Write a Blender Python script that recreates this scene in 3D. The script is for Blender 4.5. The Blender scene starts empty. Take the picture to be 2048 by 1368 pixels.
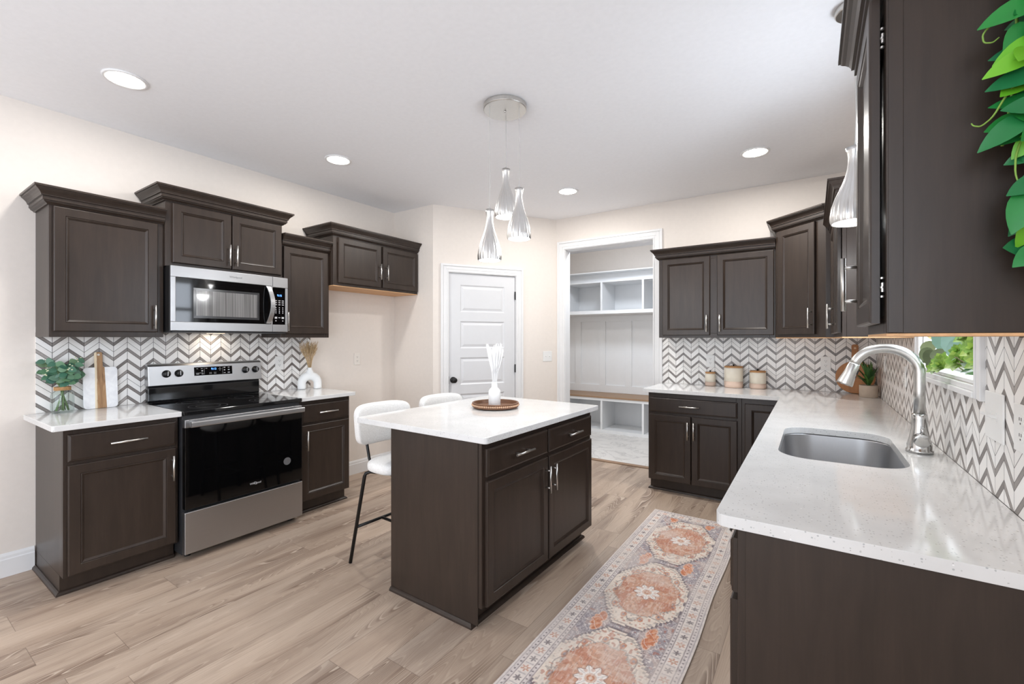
import bpy, bmesh, math, random
import numpy as np
from mathutils import Vector, Matrix

random.seed(7)
PI = math.pi
scn = bpy.context.scene
COL = scn.collection

# ------------------------------------------------------------------ camera
FPX, HOR = 898.0, 678.0
cam_d = bpy.data.cameras.new('camera')
cam = bpy.data.objects.new('camera', cam_d)
COL.objects.link(cam)
cam.location = (3.836, 0.0, 1.357)
cam.rotation_euler = (PI / 2, 0, 0.5896)
cam_d.sensor_fit = 'HORIZONTAL'
cam_d.sensor_width = 36.0
cam_d.lens = FPX / 2048 * 36.0
cam_d.shift_y = -(684.0 - HOR) / 2048
cam_d.clip_start = 0.02
scn.camera = cam

# ------------------------------------------------------------------ view / world / lights
scn.view_settings.view_transform = 'Standard'
scn.view_settings.look = 'None'
scn.view_settings.exposure = 0.12
scn.view_settings.gamma = 1.0
scn.view_settings.use_curve_mapping = False
scn.cycles.use_denoising = True
scn.cycles.max_bounces = 10
scn.cycles.diffuse_bounces = 6
scn.cycles.glossy_bounces = 5
scn.cycles.transmission_bounces = 8
scn.cycles.transparent_max_bounces = 8
scn.cycles.sample_clamp_indirect = 4.0
scn.cycles.caustics_reflective = False
scn.cycles.caustics_refractive = False

W = bpy.data.worlds.new('daylight')
scn.world = W
W.use_nodes = True
bg = W.node_tree.nodes['Background']
bg.inputs['Color'].default_value = (0.95, 0.98, 1.0, 1)
bg.inputs['Strength'].default_value = 1.6


def area(name, loc, rot, sx, sy, power, col=(1, 1, 1), shape='RECTANGLE', spread=None):
    l = bpy.data.lights.new(name, 'AREA')
    l.shape = shape
    l.size = sx
    l.size_y = sy
    l.energy = power
    l.color = col
    if spread:
        l.spread = spread
    o = bpy.data.objects.new(name, l)
    COL.objects.link(o)
    o.location = loc
    o.rotation_euler = rot
    return o


DAY = (0.87, 0.968, 1.11)
# added soft fill from behind the camera (rear, right); daylight through the sink window
area('fill_rear', (2.2, -3.35, 1.45), (PI / 2 + 0.25, 0, 0), 3.9, 2.0, 62, DAY)
area('fill_right', (4.20, -1.65, 1.5), (0, PI / 2 + 0.2, 0), 1.8, 1.8, 62, DAY)
area('daylight_sink', (4.44, 2.41, 1.70), (0, PI / 2 - 0.10, 0), 0.9, 0.8, 17, DAY)

XR, YB, CE = 4.272, 4.638, 2.745          # right wall, back wall, ceiling height
YS, XS = 3.395, 0.584                     # stub wall beside the fridge bay
DG0, DG1 = (0.584, 3.395), (1.351, 4.638)  # diagonal pantry wall
UB, CT = 1.369, 0.914                     # bottom of wall cabinets, countertop height


# ------------------------------------------------------------------ helpers
def lin(c):
    return tuple(((v / 255) / 12.92 if v <= 10.3 else (((v / 255) + 0.055) / 1.055) ** 2.4) for v in c) + (1.0,)


def setp(o, label=None, cat=None, group=None, kind=None):
    if label:
        o['label'] = label
    if cat:
        o['category'] = cat
    if group:
        o['group'] = group
    if kind:
        o['kind'] = kind
    return o


def thing(name, label, cat, loc=(0, 0, 0), rz=0.0, group=None, kind=None):
    o = bpy.data.objects.new(name, None)
    o.empty_display_size = 0.1
    COL.objects.link(o)
    o.location = loc
    o.rotation_euler = (0, 0, rz)
    return setp(o, label, cat, group, kind)


def obj(name, bm, m, parent=None, bevel=0.0, smooth=False, segs=2, mat4=None, subsurf=0, loc=None, rz=None):
    if mat4 is not None:
        bm.transform(mat4)
    bmesh.ops.recalc_face_normals(bm, faces=bm.faces[:])
    me = bpy.data.meshes.new(name)
    bm.to_mesh(me)
    bm.free()
    o = bpy.data.objects.new(name, me)
    COL.objects.link(o)
    if m is not None:
        me.materials.append(m)
    if parent is not None:
        o.parent = parent
    if loc is not None:
        o.location = loc
    if rz is not None:
        o.rotation_euler = (0, 0, rz)
    if smooth:
        me.polygons.foreach_set('use_smooth', [True] * len(me.polygons))
    if bevel > 0:
        b = o.modifiers.new('bevel', 'BEVEL')
        b.width = bevel
        b.segments = segs
        b.limit_method = 'ANGLE'
        b.angle_limit = math.radians(35)
    if subsurf:
        s = o.modifiers.new('smooth', 'SUBSURF')
        s.levels = subsurf
        s.render_levels = subsurf
    return o


def struct(name, bm, m, label=None, cat=None, parent=None, bevel=0.0):
    o = obj(name, bm, m, parent, bevel)
    if parent is None:
        setp(o, label, cat, None, 'structure')
    return o


def BM():
    return bmesh.new()


def box(bm, x0, x1, y0, y1, z0, z1):
    v = [bm.verts.new((x, y, z)) for z in (z0, z1) for y in (y0, y1) for x in (x0, x1)]
    for f in ((0, 2, 3, 1), (4, 5, 7, 6), (0, 1, 5, 4), (1, 3, 7, 5), (3, 2, 6, 7), (2, 0, 4, 6)):
        bm.faces.new([v[i] for i in f])
    return bm


def prism(bm, pts, z0, z1):
    a = [bm.verts.new((p[0], p[1], z0)) for p in pts]
    b = [bm.verts.new((p[0], p[1], z1)) for p in pts]
    n = len(pts)
    bm.faces.new(a[::-1])
    bm.faces.new(b)
    for i in range(n):
        bm.faces.new([a[i], a[(i + 1) % n], b[(i + 1) % n], b[i]])
    return bm


def frame_from(d):
    d = Vector(d).normalized()
    up = Vector((0, 0, 1)) if abs(d.z) < 0.95 else Vector((1, 0, 0))
    a = d.cross(up).normalized()
    b = d.cross(a).normalized()
    return a, b


def tube(bm, pts, r, seg=10, caps=True):
    pts = [Vector(p) for p in pts]
    n = len(pts)
    rs = r if isinstance(r, (list, tuple)) else [r] * n
    rings = []
    pa = None
    for i in range(n):
        d = (pts[min(i + 1, n - 1)] - pts[max(i - 1, 0)]).normalized()
        if pa is None:
            a, b = frame_from(d)
        else:
            a = (pa - d * pa.dot(d)).normalized()
            b = d.cross(a).normalized()
        pa = a
        rings.append([bm.verts.new(pts[i] + (a * math.cos(t) + b * math.sin(t)) * rs[i])
                      for t in [2 * PI * k / seg for k in range(seg)]])
    for i in range(n - 1):
        for k in range(seg):
            bm.faces.new([rings[i][k], rings[i][(k + 1) % seg], rings[i + 1][(k + 1) % seg], rings[i + 1][k]])
    if caps:
        bm.faces.new(rings[0][::-1])
        bm.faces.new(rings[-1])
    return bm


def lathe(bm, prof, c=(0, 0, 0), seg=32, closed=False):
    rings = []
    for r, z in prof:
        if r < 1e-6:
            rings.append([bm.verts.new((c[0], c[1], c[2] + z))])
        else:
            rings.append([bm.verts.new((c[0] + r * math.cos(2 * PI * k / seg), c[1] + r * math.sin(2 * PI * k / seg), c[2] + z)) for k in range(seg)])
    pairs = list(zip(rings[:-1], rings[1:]))
    if closed:
        pairs.append((rings[-1], rings[0]))
    for a, b in pairs:
        for k in range(seg):
            k2 = (k + 1) % seg
            if len(a) == 1 and len(b) == 1:
                continue
            if len(a) == 1:
                bm.faces.new([a[0], b[k], b[k2]])
            elif len(b) == 1:
                bm.faces.new([a[k], a[k2], b[0]])
            else:
                bm.faces.new([a[k], a[k2], b[k2], b[k]])
    return bm


def disc(bm, r, z0, z1, c=(0, 0), seg=32):
    return lathe(bm, [(0, z0), (r, z0), (r, z1), (0, z1)], (c[0], c[1], 0), seg)


def ringpanel(bm, x0, x1, z0, z1, rings, back=True):
    """panel in the xz plane; rings = [(inset, y), ...] from the back edge to the centre"""
    vr = []
    for ins, y in rings:
        vr.append([bm.verts.new((x, y, z)) for x, z in ((x0 + ins, z0 + ins), (x1 - ins, z0 + ins), (x1 - ins, z1 - ins), (x0 + ins, z1 - ins))])
    for a, b in zip(vr[:-1], vr[1:]):
        for k in range(4):
            bm.faces.new([a[k], a[(k + 1) % 4], b[(k + 1) % 4], b[k]])
    bm.faces.new(vr[-1])
    if back:
        bm.faces.new(vr[0][::-1])
    return bm


def sweep(bm, path, prof, closed_path=False, cap=True):
    """profile of (out, z) along a horizontal polyline, mitred; outward = right-hand side of travel"""
    n = len(path)
    P = [Vector((p[0], p[1])) for p in path]
    rings = []
    for i in range(n):
        if closed_path:
            d1 = (P[i] - P[i - 1]).normalized()
            d2 = (P[(i + 1) % n] - P[i]).normalized()
        else:
            d2 = (P[i + 1] - P[i]).normalized() if i < n - 1 else (P[i] - P[i - 1]).normalized()
            d1 = (P[i] - P[i - 1]).normalized() if i > 0 else d2
        n1 = Vector((d1.y, -d1.x))
        n2 = Vector((d2.y, -d2.x))
        m = (n1 + n2) / max(0.2, 1 + n1.dot(n2))
        rings.append([bm.verts.new((P[i].x + m.x * o, P[i].y + m.y * o, z)) for o, z in prof])
    m_ = len(prof)
    rng = range(n) if closed_path else range(n - 1)
    for i in rng:
        a, b = rings[i], rings[(i + 1) % n]
        for k in range(m_):
            bm.faces.new([a[k], a[(k + 1) % m_], b[(k + 1) % m_], b[k]])
    if not closed_path and cap:
        bm.faces.new(rings[0])
        bm.faces.new(rings[-1][::-1])
    return bm


def rrect(x0, x1, y0, y1, r, seg=8, corners=(1, 1, 1, 1)):
    pts = []
    for (cx, cy, a0, on) in ((x0 + r, y0 + r, PI, corners[0]), (x1 - r, y0 + r, 1.5 * PI, corners[1]),
                             (x1 - r, y1 - r, 0, corners[2]), (x0 + r, y1 - r, 0.5 * PI, corners[3])):
        if on:
            for k in range(seg + 1):
                a = a0 + (PI / 2) * k / seg
                pts.append((cx + r * math.cos(a), cy + r * math.sin(a)))
        else:
            pts.append((cx + r * math.copysign(1, math.cos(a0 + PI / 4)), cy + r * math.copysign(1, math.sin(a0 + PI / 4))))
    return pts


def slab_with_hole(bm, outer, hole, z0, z1):
    es = []
    loops = []
    for pts in ([outer] + ([hole] if hole else [])):
        vs = [bm.verts.new((p[0], p[1], z1)) for p in pts]
        loops.append(vs)
        es += [bm.edges.new((vs[i], vs[(i + 1) % len(vs)])) for i in range(len(vs))]
    bmesh.ops.triangle_fill(bm, use_beauty=True, use_dissolve=False, edges=es)
    top = bm.faces[:]
    lo = [[bm.verts.new((v.co.x, v.co.y, z0)) for v in vs] for vs in loops]
    mp = {}
    for a, b in zip(loops, lo):
        for u, w in zip(a, b):
            mp[u] = w
    for f in top:
        bm.faces.new([mp[v] for v in f.verts][::-1])
    for a, b in zip(loops, lo):
        n = len(a)
        for i in range(n):
            bm.faces.new([a[i], a[(i + 1) % n], b[(i + 1) % n], b[i]])
    return bm


def leaf(bm, base, d, nrm, L, Wd, bend=0.15, fold=0.12, tip=1.0, seg=5):
    base = Vector(base)
    d = Vector(d).normalized()
    nrm = Vector(nrm)
    nrm = (nrm - d * nrm.dot(d)).normalized()
    s = d.cross(nrm).normalized()
    rows = []
    for i in range(seg + 1):
        t = i / seg
        w = Wd * 0.5 * (math.sin(PI * min(1, t ** 0.75)) ** 0.8 if 0 < t < 1 else 0.04) * (1 if tip >= 1 else 1)
        c = base + d * (L * t) - nrm * (bend * L * t * t)
        rows.append([bm.verts.new(c - s * w + nrm * (fold * w)), bm.verts.new(c), bm.verts.new(c + s * w + nrm * (fold * w))])
    for a, b in zip(rows[:-1], rows[1:]):
        bm.faces.new([a[0], a[1], b[1], b[0]])
        bm.faces.new([a[1], a[2], b[2], b[1]])
    return bm


def roundleaf(bm, c, nrm, r, squash=1.0, cup=0.12, seg=12):
    c = Vector(c)
    a, b = frame_from(nrm)
    n = Vector(nrm).normalized()
    ctr = bm.verts.new(c - n * (cup * r))
    rim = [bm.verts.new(c + a * (r * math.cos(2 * PI * k / seg)) + b * (r * squash * math.sin(2 * PI * k / seg))) for k in range(seg)]
    for k in range(seg):
        bm.faces.new([ctr, rim[k], rim[(k + 1) % seg]])
    return bm


def text(s, size, m, name, parent, mat4, ext=0.0006, align='CENTER', sx=1.0):
    cu = bpy.data.curves.new('lettering', 'FONT')
    cu.body = s
    cu.size = size
    cu.extrude = ext
    cu.align_x = align
    cu.align_y = 'CENTER'
    t = bpy.data.objects.new('lettering', cu)
    COL.objects.link(t)
    bpy.context.view_layer.update()
    me = bpy.data.meshes.new_from_object(t.evaluated_get(bpy.context.evaluated_depsgraph_get()))
    bpy.data.objects.remove(t)
    bpy.data.curves.remove(cu)
    me.name = name
    me.transform(mat4 @ Matrix.Diagonal((sx, 1, 1, 1)))
    me.materials.clear()
    me.materials.append(m)
    o = bpy.data.objects.new(name, me)
    COL.objects.link(o)
    o.parent = parent
    return o


def face_front(x, y, z):
    """matrix for lettering on a local front (normal -y)"""
    return Matrix(((1, 0, 0, x), (0, 0, -1, y), (0, 1, 0, z), (0, 0, 0, 1)))


# ------------------------------------------------------------------ materials
class NT:
    def __init__(s, m):
        s.t = m.node_tree
        s.n = s.t.nodes
        s.l = s.t.links
        s.b = s.n['Principled BSDF']

    def new(s, typ, **kw):
        x = s.n.new(typ)
        for k, v in kw.items():
            setattr(x, k, v)
        return x

    def link(s, a, b):
        s.l.new(a, b)

    def val(s, sock, v):
        if isinstance(v, bpy.types.NodeSocket):
            s.l.new(v, sock)
        else:
            sock.default_value = v

    def math(s, op, a, b=None, c=None):
        x = s.n.new('ShaderNodeMath')
        x.operation = op
        s.val(x.inputs[0], a)
        if b is not None:
            s.val(x.inputs[1], b)
        if c is not None:
            s.val(x.inputs[2], c)
        return x.outputs[0]

    def coords(s, scale=(1, 1, 1), which='Object'):
        tc = s.n.new('ShaderNodeTexCoord')
        mp = s.n.new('ShaderNodeMapping')
        mp.inputs['Scale'].default_value = scale
        s.l.new(tc.outputs[which], mp.inputs['Vector'])
        return mp.outputs['Vector']

    def noise(s, vec, scale, detail=4, rough=0.55, dist=0.0):
        x = s.n.new('ShaderNodeTexNoise')
        s.l.new(vec, x.inputs['Vector'])
        x.inputs['Scale'].default_value = scale
        x.inputs['Detail'].default_value = detail
        x.inputs['Roughness'].default_value = rough
        x.inputs['Distortion'].default_value = dist
        return x.outputs['Fac']

    def ramp(s, fac, stops, interp='LINEAR'):
        x = s.n.new('ShaderNodeValToRGB')
        r = x.color_ramp
        r.interpolation = interp
        while len(r.elements) < len(stops):
            r.elements.new(0.5)
        for e, (p, c) in zip(r.elements, stops):
            e.position = p
            e.color = c if len(c) == 4 else tuple(c) + (1,)
        s.val(x.inputs[0], fac)
        return x.outputs['Color']

    def mix(s, fac, a, b, blend='MIX'):
        x = s.n.new('ShaderNodeMix')
        x.data_type = 'RGBA'
        x.blend_type = blend
        s.val(x.inputs[0], fac)
        s.val(x.inputs[6], a)
        s.val(x.inputs[7], b)
        return x.outputs[2]

    def bump(s, h, strength=0.1, dist=0.002):
        x = s.n.new('ShaderNodeBump')
        x.inputs['Strength'].default_value = strength
        x.inputs['Distance'].default_value = dist
        s.l.new(h, x.inputs['Height'])
        s.l.new(x.outputs['Normal'], s.b.inputs['Normal'])


def newmat(name):
    m = bpy.data.materials.new(name)
    m.use_nodes = True
    return m, NT(m)


def shade(c, k):
    return tuple(min(1, v * k) for v in c[:3]) + (1,)


def M(name, col, rough=0.5, metal=0.0, var=0.06, scale=(12, 12, 12), bump=0.0, coat=0.0, emit=0.0, spec=None):
    m, t = newmat(name)
    c = lin(col)
    f = t.noise(t.coords(scale), 1.0, 4)
    t.link(t.ramp(f, [(0.3, shade(c, 1 - var)), (0.7, shade(c, 1 + var))]), t.b.inputs['Base Color'])
    t.b.inputs['Roughness'].default_value = rough
    t.b.inputs['Metallic'].default_value = metal
    if spec is not None:
        t.b.inputs['Specular IOR Level'].default_value = spec
    if coat:
        t.b.inputs['Coat Weight'].default_value = coat
        t.b.inputs['Coat Roughness'].default_value = 0.15
    if bump:
        t.bump(f, bump)
    if emit:
        t.b.inputs['Emission Color'].default_value = c
        t.b.inputs['Emission Strength'].default_value = emit
    return m


def wood_dark():
    m, t = newmat('dark_stained_maple')
    f = t.noise(t.coords((9, 9, 1.1)), 3.0, 6, 0.6, 0.6)
    g = t.noise(t.coords((90, 90, 3)), 2.0, 3, 0.6)
    c1 = t.ramp(f, [(0.3, lin((45, 36, 30))), (0.7, lin((57, 46, 39)))])
    c2 = t.mix(t.ramp(g, [(0.35, (0, 0, 0)), (0.75, (0.3, 0.3, 0.3))]), c1, lin((42, 33, 28)))
    t.link(c2, t.b.inputs['Base Color'])
    t.b.inputs['Roughness'].default_value = 0.34
    t.b.inputs['Specular IOR Level'].default_value = 0.42
    return m


def steel(name, col=(178, 178, 179), rough=0.36, stretch=(2, 2, 420)):
    m, t = newmat(name)
    f = t.noise(t.coords(stretch), 2.0, 3)
    c = lin(col)
    t.link(t.ramp(f, [(0.3, shade(c, 0.97)), (0.7, shade(c, 1.03))]), t.b.inputs['Base Color'])
    t.b.inputs['Metallic'].default_value = 1.0
    t.link(t.ramp(f, [(0.3, (rough * 0.92,) * 3), (0.7, (rough * 1.1,) * 3)]), t.b.inputs['Roughness'])
    return m


def streaked(name, col, rough, stretch):
    m = steel(name, col, rough, stretch)
    t = NT(m)
    f = t.noise(t.coords((110, 110, 0.6)), 1.0, 2)
    t.bump(f, 0.12, 0.002)
    return m


def quartz():
    m, t = newmat('speckled_white_quartz')
    co = t.coords((1, 1, 1))
    f = t.noise(co, 6, 3)
    base = t.ramp(f, [(0.3, lin((214, 214, 213))), (0.7, lin((225, 225, 224)))])
    v = t.new('ShaderNodeTexVoronoi')
    t.link(co, v.inputs['Vector'])
    v.inputs['Scale'].default_value = 170
    sep = t.new('ShaderNodeSeparateColor')
    t.link(v.outputs['Color'], sep.inputs[0])
    pick = t.math('GREATER_THAN', sep.outputs[0], 0.86)
    near = t.math('LESS_THAN', v.outputs['Distance'], 0.36)
    mask = t.math('MULTIPLY', pick, near)
    speck = t.ramp(sep.outputs[1], [(0.0, lin((172, 176, 178))), (0.6, lin((190, 188, 184))), (0.8, lin((150, 148, 146))), (1.0, lin((245, 245, 245)))])
    t.link(t.mix(t.math('MULTIPLY', mask, 0.8), base, speck), t.b.inputs['Base Color'])
    t.b.inputs['Roughness'].default_value = 0.09
    return m


def tile_mat(name, axis, apex):
    """chevron mosaic: tall white chevrons and thin grey ones, dark grout; u runs along the wall"""
    m, t = newmat(name)
    tc = t.new('ShaderNodeTexCoord')
    sp = t.new('ShaderNodeSeparateXYZ')
    t.link(tc.outputs['Object'], sp.inputs[0])
    u = t.math('SUBTRACT', sp.outputs[axis], apex)
    z = sp.outputs[2]
    c, rise, per = 0.0718, 0.065, 0.245
    tri = t.math('DIVIDE', t.math('PINGPONG', u, c), c)
    b = t.math('SUBTRACT', 1.299, t.math('MULTIPLY_ADD', tri, rise, z))
    b = t.math('ADD', b, per * 8)
    bp = t.math('DIVIDE', b, per)
    fr = t.math('FRACT', bp)
    cuts = [0, .021, .0745, .0955, .147, .168, .2065, .245]
    typ = [0, 1, 0, 1, 0, 1, 1]
    g = 0.0015
    st = []
    ids = []
    for i in range(7):
        a, e = cuts[i], cuts[i + 1]
        gi = g
        st.append(((a) / per, (0, 0, 0, 1)))
        st.append(((a + gi) / per, (1, 1, 1, 1) if typ[i] else (0.5, 0.5, 0.5, 1)))
        st.append(((e - gi) / per, (0, 0, 0, 1)))
        ids.append((a / per, (i / 7.0,) * 3 + (1,)))
    code = t.ramp(fr, st, 'CONSTANT')
    idc = t.ramp(fr, ids, 'CONSTANT')
    isg = t.math('COMPARE', code, 0.5, 0.1)
    isw = t.math('GREATER_THAN', code, 0.8)
    cd = t.math('PINGPONG', u, c / 2)                       # distance measure to column joint
    pp = t.math('PINGPONG', t.math('ADD', u, 0.0), c)
    edge = t.math('MINIMUM', pp, t.math('SUBTRACT', c, pp))
    body = t.math('GREATER_THAN', edge, 0.0012)
    cmb = t.new('ShaderNodeCombineXYZ')
    t.link(t.math('FLOOR', t.math('DIVIDE', u, c)), cmb.inputs[0])
    t.link(t.math('FLOOR', bp), cmb.inputs[1])
    t.link(idc, cmb.inputs[2])
    wn = t.new('ShaderNodeTexWhiteNoise')
    t.link(cmb.outputs[0], wn.inputs['Vector'])
    streak = t.noise(t.coords((60, 60, 60)), 1.5, 5, 0.7, 1.5)
    gt = t.math('ADD', t.math('MULTIPLY', wn.outputs['Value'], 0.55), t.math('MULTIPLY', streak, 0.55))
    grey = t.ramp(gt, [(0.2, lin((104, 97, 93))), (0.55, lin((140, 133, 129))), (0.9, lin((178, 172, 168)))])
    white = t.ramp(wn.outputs['Value'], [(0, lin((232, 229, 225))), (1, lin((243, 242, 240)))])
    grout = lin((64, 58, 55))
    colr = t.mix(t.math('MULTIPLY', isg, body), grout, grey)
    colr = t.mix(t.math('MULTIPLY', isw, body), colr, white)
    t.link(colr, t.b.inputs['Base Color'])
    t.b.inputs['Roughness'].default_value = 0.3
    return m


def plank_floor():
    m, t = newmat('greige_oak_planks')
    tc = t.new('ShaderNodeTexCoord')
    sp = t.new('ShaderNodeSeparateXYZ')
    t.link(tc.outputs['Object'], sp.inputs[0])
    wd, ln = 0.196, 1.22
    row = t.math('DIVIDE', t.math('ADD', sp.outputs[0], 10.017), wd)
    ri = t.math('FLOOR', row)
    wn = t.new('ShaderNodeTexWhiteNoise', noise_dimensions='1D')
    t.link(ri, wn.inputs['W'])
    yy = t.math('ADD', t.math('DIVIDE', t.math('ADD', sp.outputs[1], 10), ln), t.math('MULTIPLY', wn.outputs['Value'], 7.3))
    pi = t.math('FLOOR', yy)
    cmb = t.new('ShaderNodeCombineXYZ')
    t.link(ri, cmb.inputs[0])
    t.link(pi, cmb.inputs[1])
    wn2 = t.new('ShaderNodeTexWhiteNoise')
    t.link(cmb.outputs[0], wn2.inputs['Vector'])
    # per-plank shifted grain
    off = t.new('ShaderNodeVectorMath', operation='SCALE')
    t.link(wn2.outputs['Color'], off.inputs[0])
    off.inputs['Scale'].default_value = 9.0
    add = t.new('ShaderNodeVectorMath', operation='ADD')
    t.link(tc.outputs['Object'], add.inputs[0])
    t.link(off.outputs[0], add.inputs[1])
    def stretched(sx, sy, detail=3, rough=0.55, dist=0.0):
        mp = t.new('ShaderNodeMapping')
        mp.inputs['Scale'].default_value = (sx, sy, 1)
        t.link(add.outputs[0], mp.inputs['Vector'])
        return t.noise(mp.outputs[0], 1.0, detail, rough, dist)
    soft = stretched(7, 0.7, 4, 0.5, 0.4)
    fine = stretched(170, 5, 3, 0.65, 0.3)
    field = stretched(6.5, 0.62, 1.5, 0.4, 0.5)
    zone = t.ramp(stretched(9, 1.3, 2, 0.5, 0.2), [(0.50, (0, 0, 0)), (0.66, (1, 1, 1))])
    ring = t.math('FRACT', t.math('MULTIPLY', field, 40.0))
    base = t.ramp(soft, [(0.25, lin((150, 130, 114))), (0.5, lin((176, 157, 140))), (0.75, lin((194, 176, 159)))])
    tone = t.ramp(wn2.outputs['Value'], [(0, (0.86, 0.86, 0.87)), (0.5, (0.99, 0.98, 0.97)), (1, (1.10, 1.08, 1.06))])
    c = t.mix(1.0, base, tone, 'MULTIPLY')
    c = t.mix(t.math('MULTIPLY', zone, 0.68), c, lin((124, 102, 87)))
    pale = t.ramp(ring, [(0.0, (1, 1, 1)), (0.12, (1, 1, 1)), (0.22, (0, 0, 0)), (1.0, (0, 0, 0))])
    dark = t.ramp(ring, [(0.0, (0, 0, 0)), (0.62, (0, 0, 0)), (0.9, (1, 1, 1)), (1.0, (0, 0, 0))])
    zz = t.math('MULTIPLY_ADD', zone, 0.8, 0.2)
    c = t.mix(t.math('MULTIPLY', t.math('MULTIPLY', dark, zz), 0.65), c, lin((98, 79, 66)))
    c = t.mix(t.math('MULTIPLY', t.math('MULTIPLY', pale, zz), 0.7), c, lin((214, 198, 180)))
    c = t.mix(t.math('MULTIPLY', t.ramp(fine, [(0.5, (0, 0, 0)), (0.72, (1, 1, 1))]), 0.22), c, lin((118, 98, 84)))
    fx = t.math('FRACT', row)
    ex = t.math('MULTIPLY', t.math('MINIMUM', fx, t.math('SUBTRACT', 1, fx)), wd)
    fy = t.math('FRACT', yy)
    ey = t.math('MULTIPLY', t.math('MINIMUM', fy, t.math('SUBTRACT', 1, fy)), ln)
    gap = t.math('LESS_THAN', t.math('MINIMUM', ex, ey), 0.0011)
    c = t.mix(t.math('MULTIPLY', gap, 0.6), c, lin((96, 80, 68)))
    t.link(c, t.b.inputs['Base Color'])
    t.b.inputs['Roughness'].default_value = 0.42
    t.bump(fine, 0.05, 0.001)
    return m


def marble_tile():
    m, t = newmat('pale_marble_look_tile')
    co = t.coords((1, 1, 1))
    n = t.noise(co, 2.2, 6, 0.6, 2.0)
    vein = t.ramp(n, [(0.46, lin((226, 223, 219))), (0.5, lin((198, 195, 192))), (0.54, lin((226, 223, 219)))])
    sp = t.new('ShaderNodeSeparateXYZ')
    t.link(co, sp.inputs[0])
    gx = t.math('PINGPONG', t.math('ADD', sp.outputs[0], 0.1), 0.15)
    gy = t.math('PINGPONG', sp.outputs[1], 0.305)
    gap = t.math('LESS_THAN', t.math('MINIMUM', gx, gy), 0.002)
    t.link(t.mix(t.math('MULTIPLY', gap, 0.35), vein, lin((190, 187, 184))), t.b.inputs['Base Color'])
    t.b.inputs['Roughness'].default_value = 0.3
    return m


def clear_mat(name, tint=(1, 1, 1), ior=0.3):
    """thin clear glass: lets light straight through, reflects at grazing angles"""
    m, t = newmat(name)
    tr = t.new('ShaderNodeBsdfTransparent')
    tr.inputs['Color'].default_value = tint + (1,)
    gl = t.new('ShaderNodeBsdfGlossy')
    gl.inputs['Roughness'].default_value = 0.02
    lw = t.new('ShaderNodeLayerWeight')
    lw.inputs['Blend'].default_value = 0.5
    fac = t.math('MULTIPLY_ADD', t.math('POWER', lw.outputs['Facing'], 3.0), ior, 0.03)
    mx = t.new('ShaderNodeMixShader')
    t.link(fac, mx.inputs[0])
    t.link(tr.outputs[0], mx.inputs[1])
    t.link(gl.outputs[0], mx.inputs[2])
    t.link(mx.outputs[0], m.node_tree.nodes['Material Output'].inputs['Surface'])
    return m


def foliage_mat(name, cols, scale=9.0, rough=0.45):
    m, t = newmat(name)
    g = t.new('ShaderNodeNewGeometry')
    f = t.ramp(g.outputs['Random Per Island'], [(i / max(1, len(cols) - 1), lin(c)) for i, c in enumerate(cols)])
    n = t.noise(t.coords((scale, scale, scale)), 3.0, 3)
    t.link(t.mix(t.math('MULTIPLY', n, 0.35), f, shade(lin(cols[0]), 0.7)), t.b.inputs['Base Color'])
    t.b.inputs['Roughness'].default_value = rough
    t.b.inputs['Subsurface Weight'].default_value = 0.0
    return m


def boucle():
    m, t = newmat('white_boucle_fabric')
    co = t.coords((1, 1, 1))
    n = t.noise(co, 120, 3, 0.7)
    t.link(t.ramp(n, [(0.3, lin((226, 225, 222))), (0.7, lin((243, 242, 240)))]), t.b.inputs['Base Color'])
    t.b.inputs['Roughness'].default_value = 0.95
    t.b.inputs['Sheen Weight'].default_value = 0.3
    t.bump(n, 0.6, 0.004)
    return m


WOOD = wood_dark()
STEEL = steel('brushed_stainless_steel')
STEELV = steel('brushed_stainless_upright', stretch=(420, 420, 2))
NICKEL = steel('brushed_nickel', (206, 204, 200), 0.30, (60, 60, 60))
NICKELP = streaked('brushed_nickel_shade', (222, 221, 219), 0.32, (40, 40, 0.5))
CHROME = steel('polished_nickel', (200, 199, 197), 0.18, (20, 20, 20))
QUARTZ = quartz()
FLOORM = plank_floor()
WALLM = M('warm_greige_wall_paint', (226, 218, 210), 0.75, var=0.015, scale=(30, 30, 30), bump=0.02)
CEILM = M('flat_white_ceiling_paint', (244, 245, 248), 0.85, var=0.015, scale=(40, 40, 40), bump=0.03)
TRIMM = M('white_trim_paint', (228, 228, 228), 0.35, var=0.01)
DOORM = M('white_door_paint', (214, 215, 217), 0.4, var=0.01)
MUDM = M('white_built_in_paint', (226, 227, 228), 0.4, var=0.01)
RAWWOOD = M('unfinished_maple_veneer', (214, 168, 122), 0.6, var=0.12, scale=(3, 60, 60))
BENCHW = M('stained_bench_wood', (150, 120, 92), 0.45, var=0.15, scale=(2, 40, 40))
BLACKG = M('black_oven_glass', (6, 6, 7), 0.05, var=0.02, spec=0.5)
COOKG = M('black_ceramic_cooktop', (22, 22, 23), 0.07, var=0.05)
BLACKP = M('black_plastic', (20, 20, 21), 0.35, var=0.05)
DKGREY = M('dark_grey_enamel', (48, 48, 50), 0.4, var=0.05)
BLACKM = M('matte_black_metal', (22, 21, 21), 0.4, 0.3, var=0.08)
WHITEP = M('white_plastic_plate', (228, 228, 226), 0.35, var=0.01)
IVORYP = M('off_white_plastic_plate', (232, 226, 218), 0.35, var=0.01)
SLOTM = M('dark_socket_slots', (60, 58, 56), 0.5)
CERAM = M('matte_white_ceramic', (236, 238, 238), 0.55, var=0.01)
CREAM = M('cream_glazed_stoneware', (232, 224, 208), 0.35, var=0.02)
CLAY = M('raw_pinkish_clay', (206, 182, 166), 0.8, var=0.04)
CORKW = M('light_wood_lid', (190, 138, 86), 0.55, var=0.15, scale=(60, 8, 8))
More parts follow.
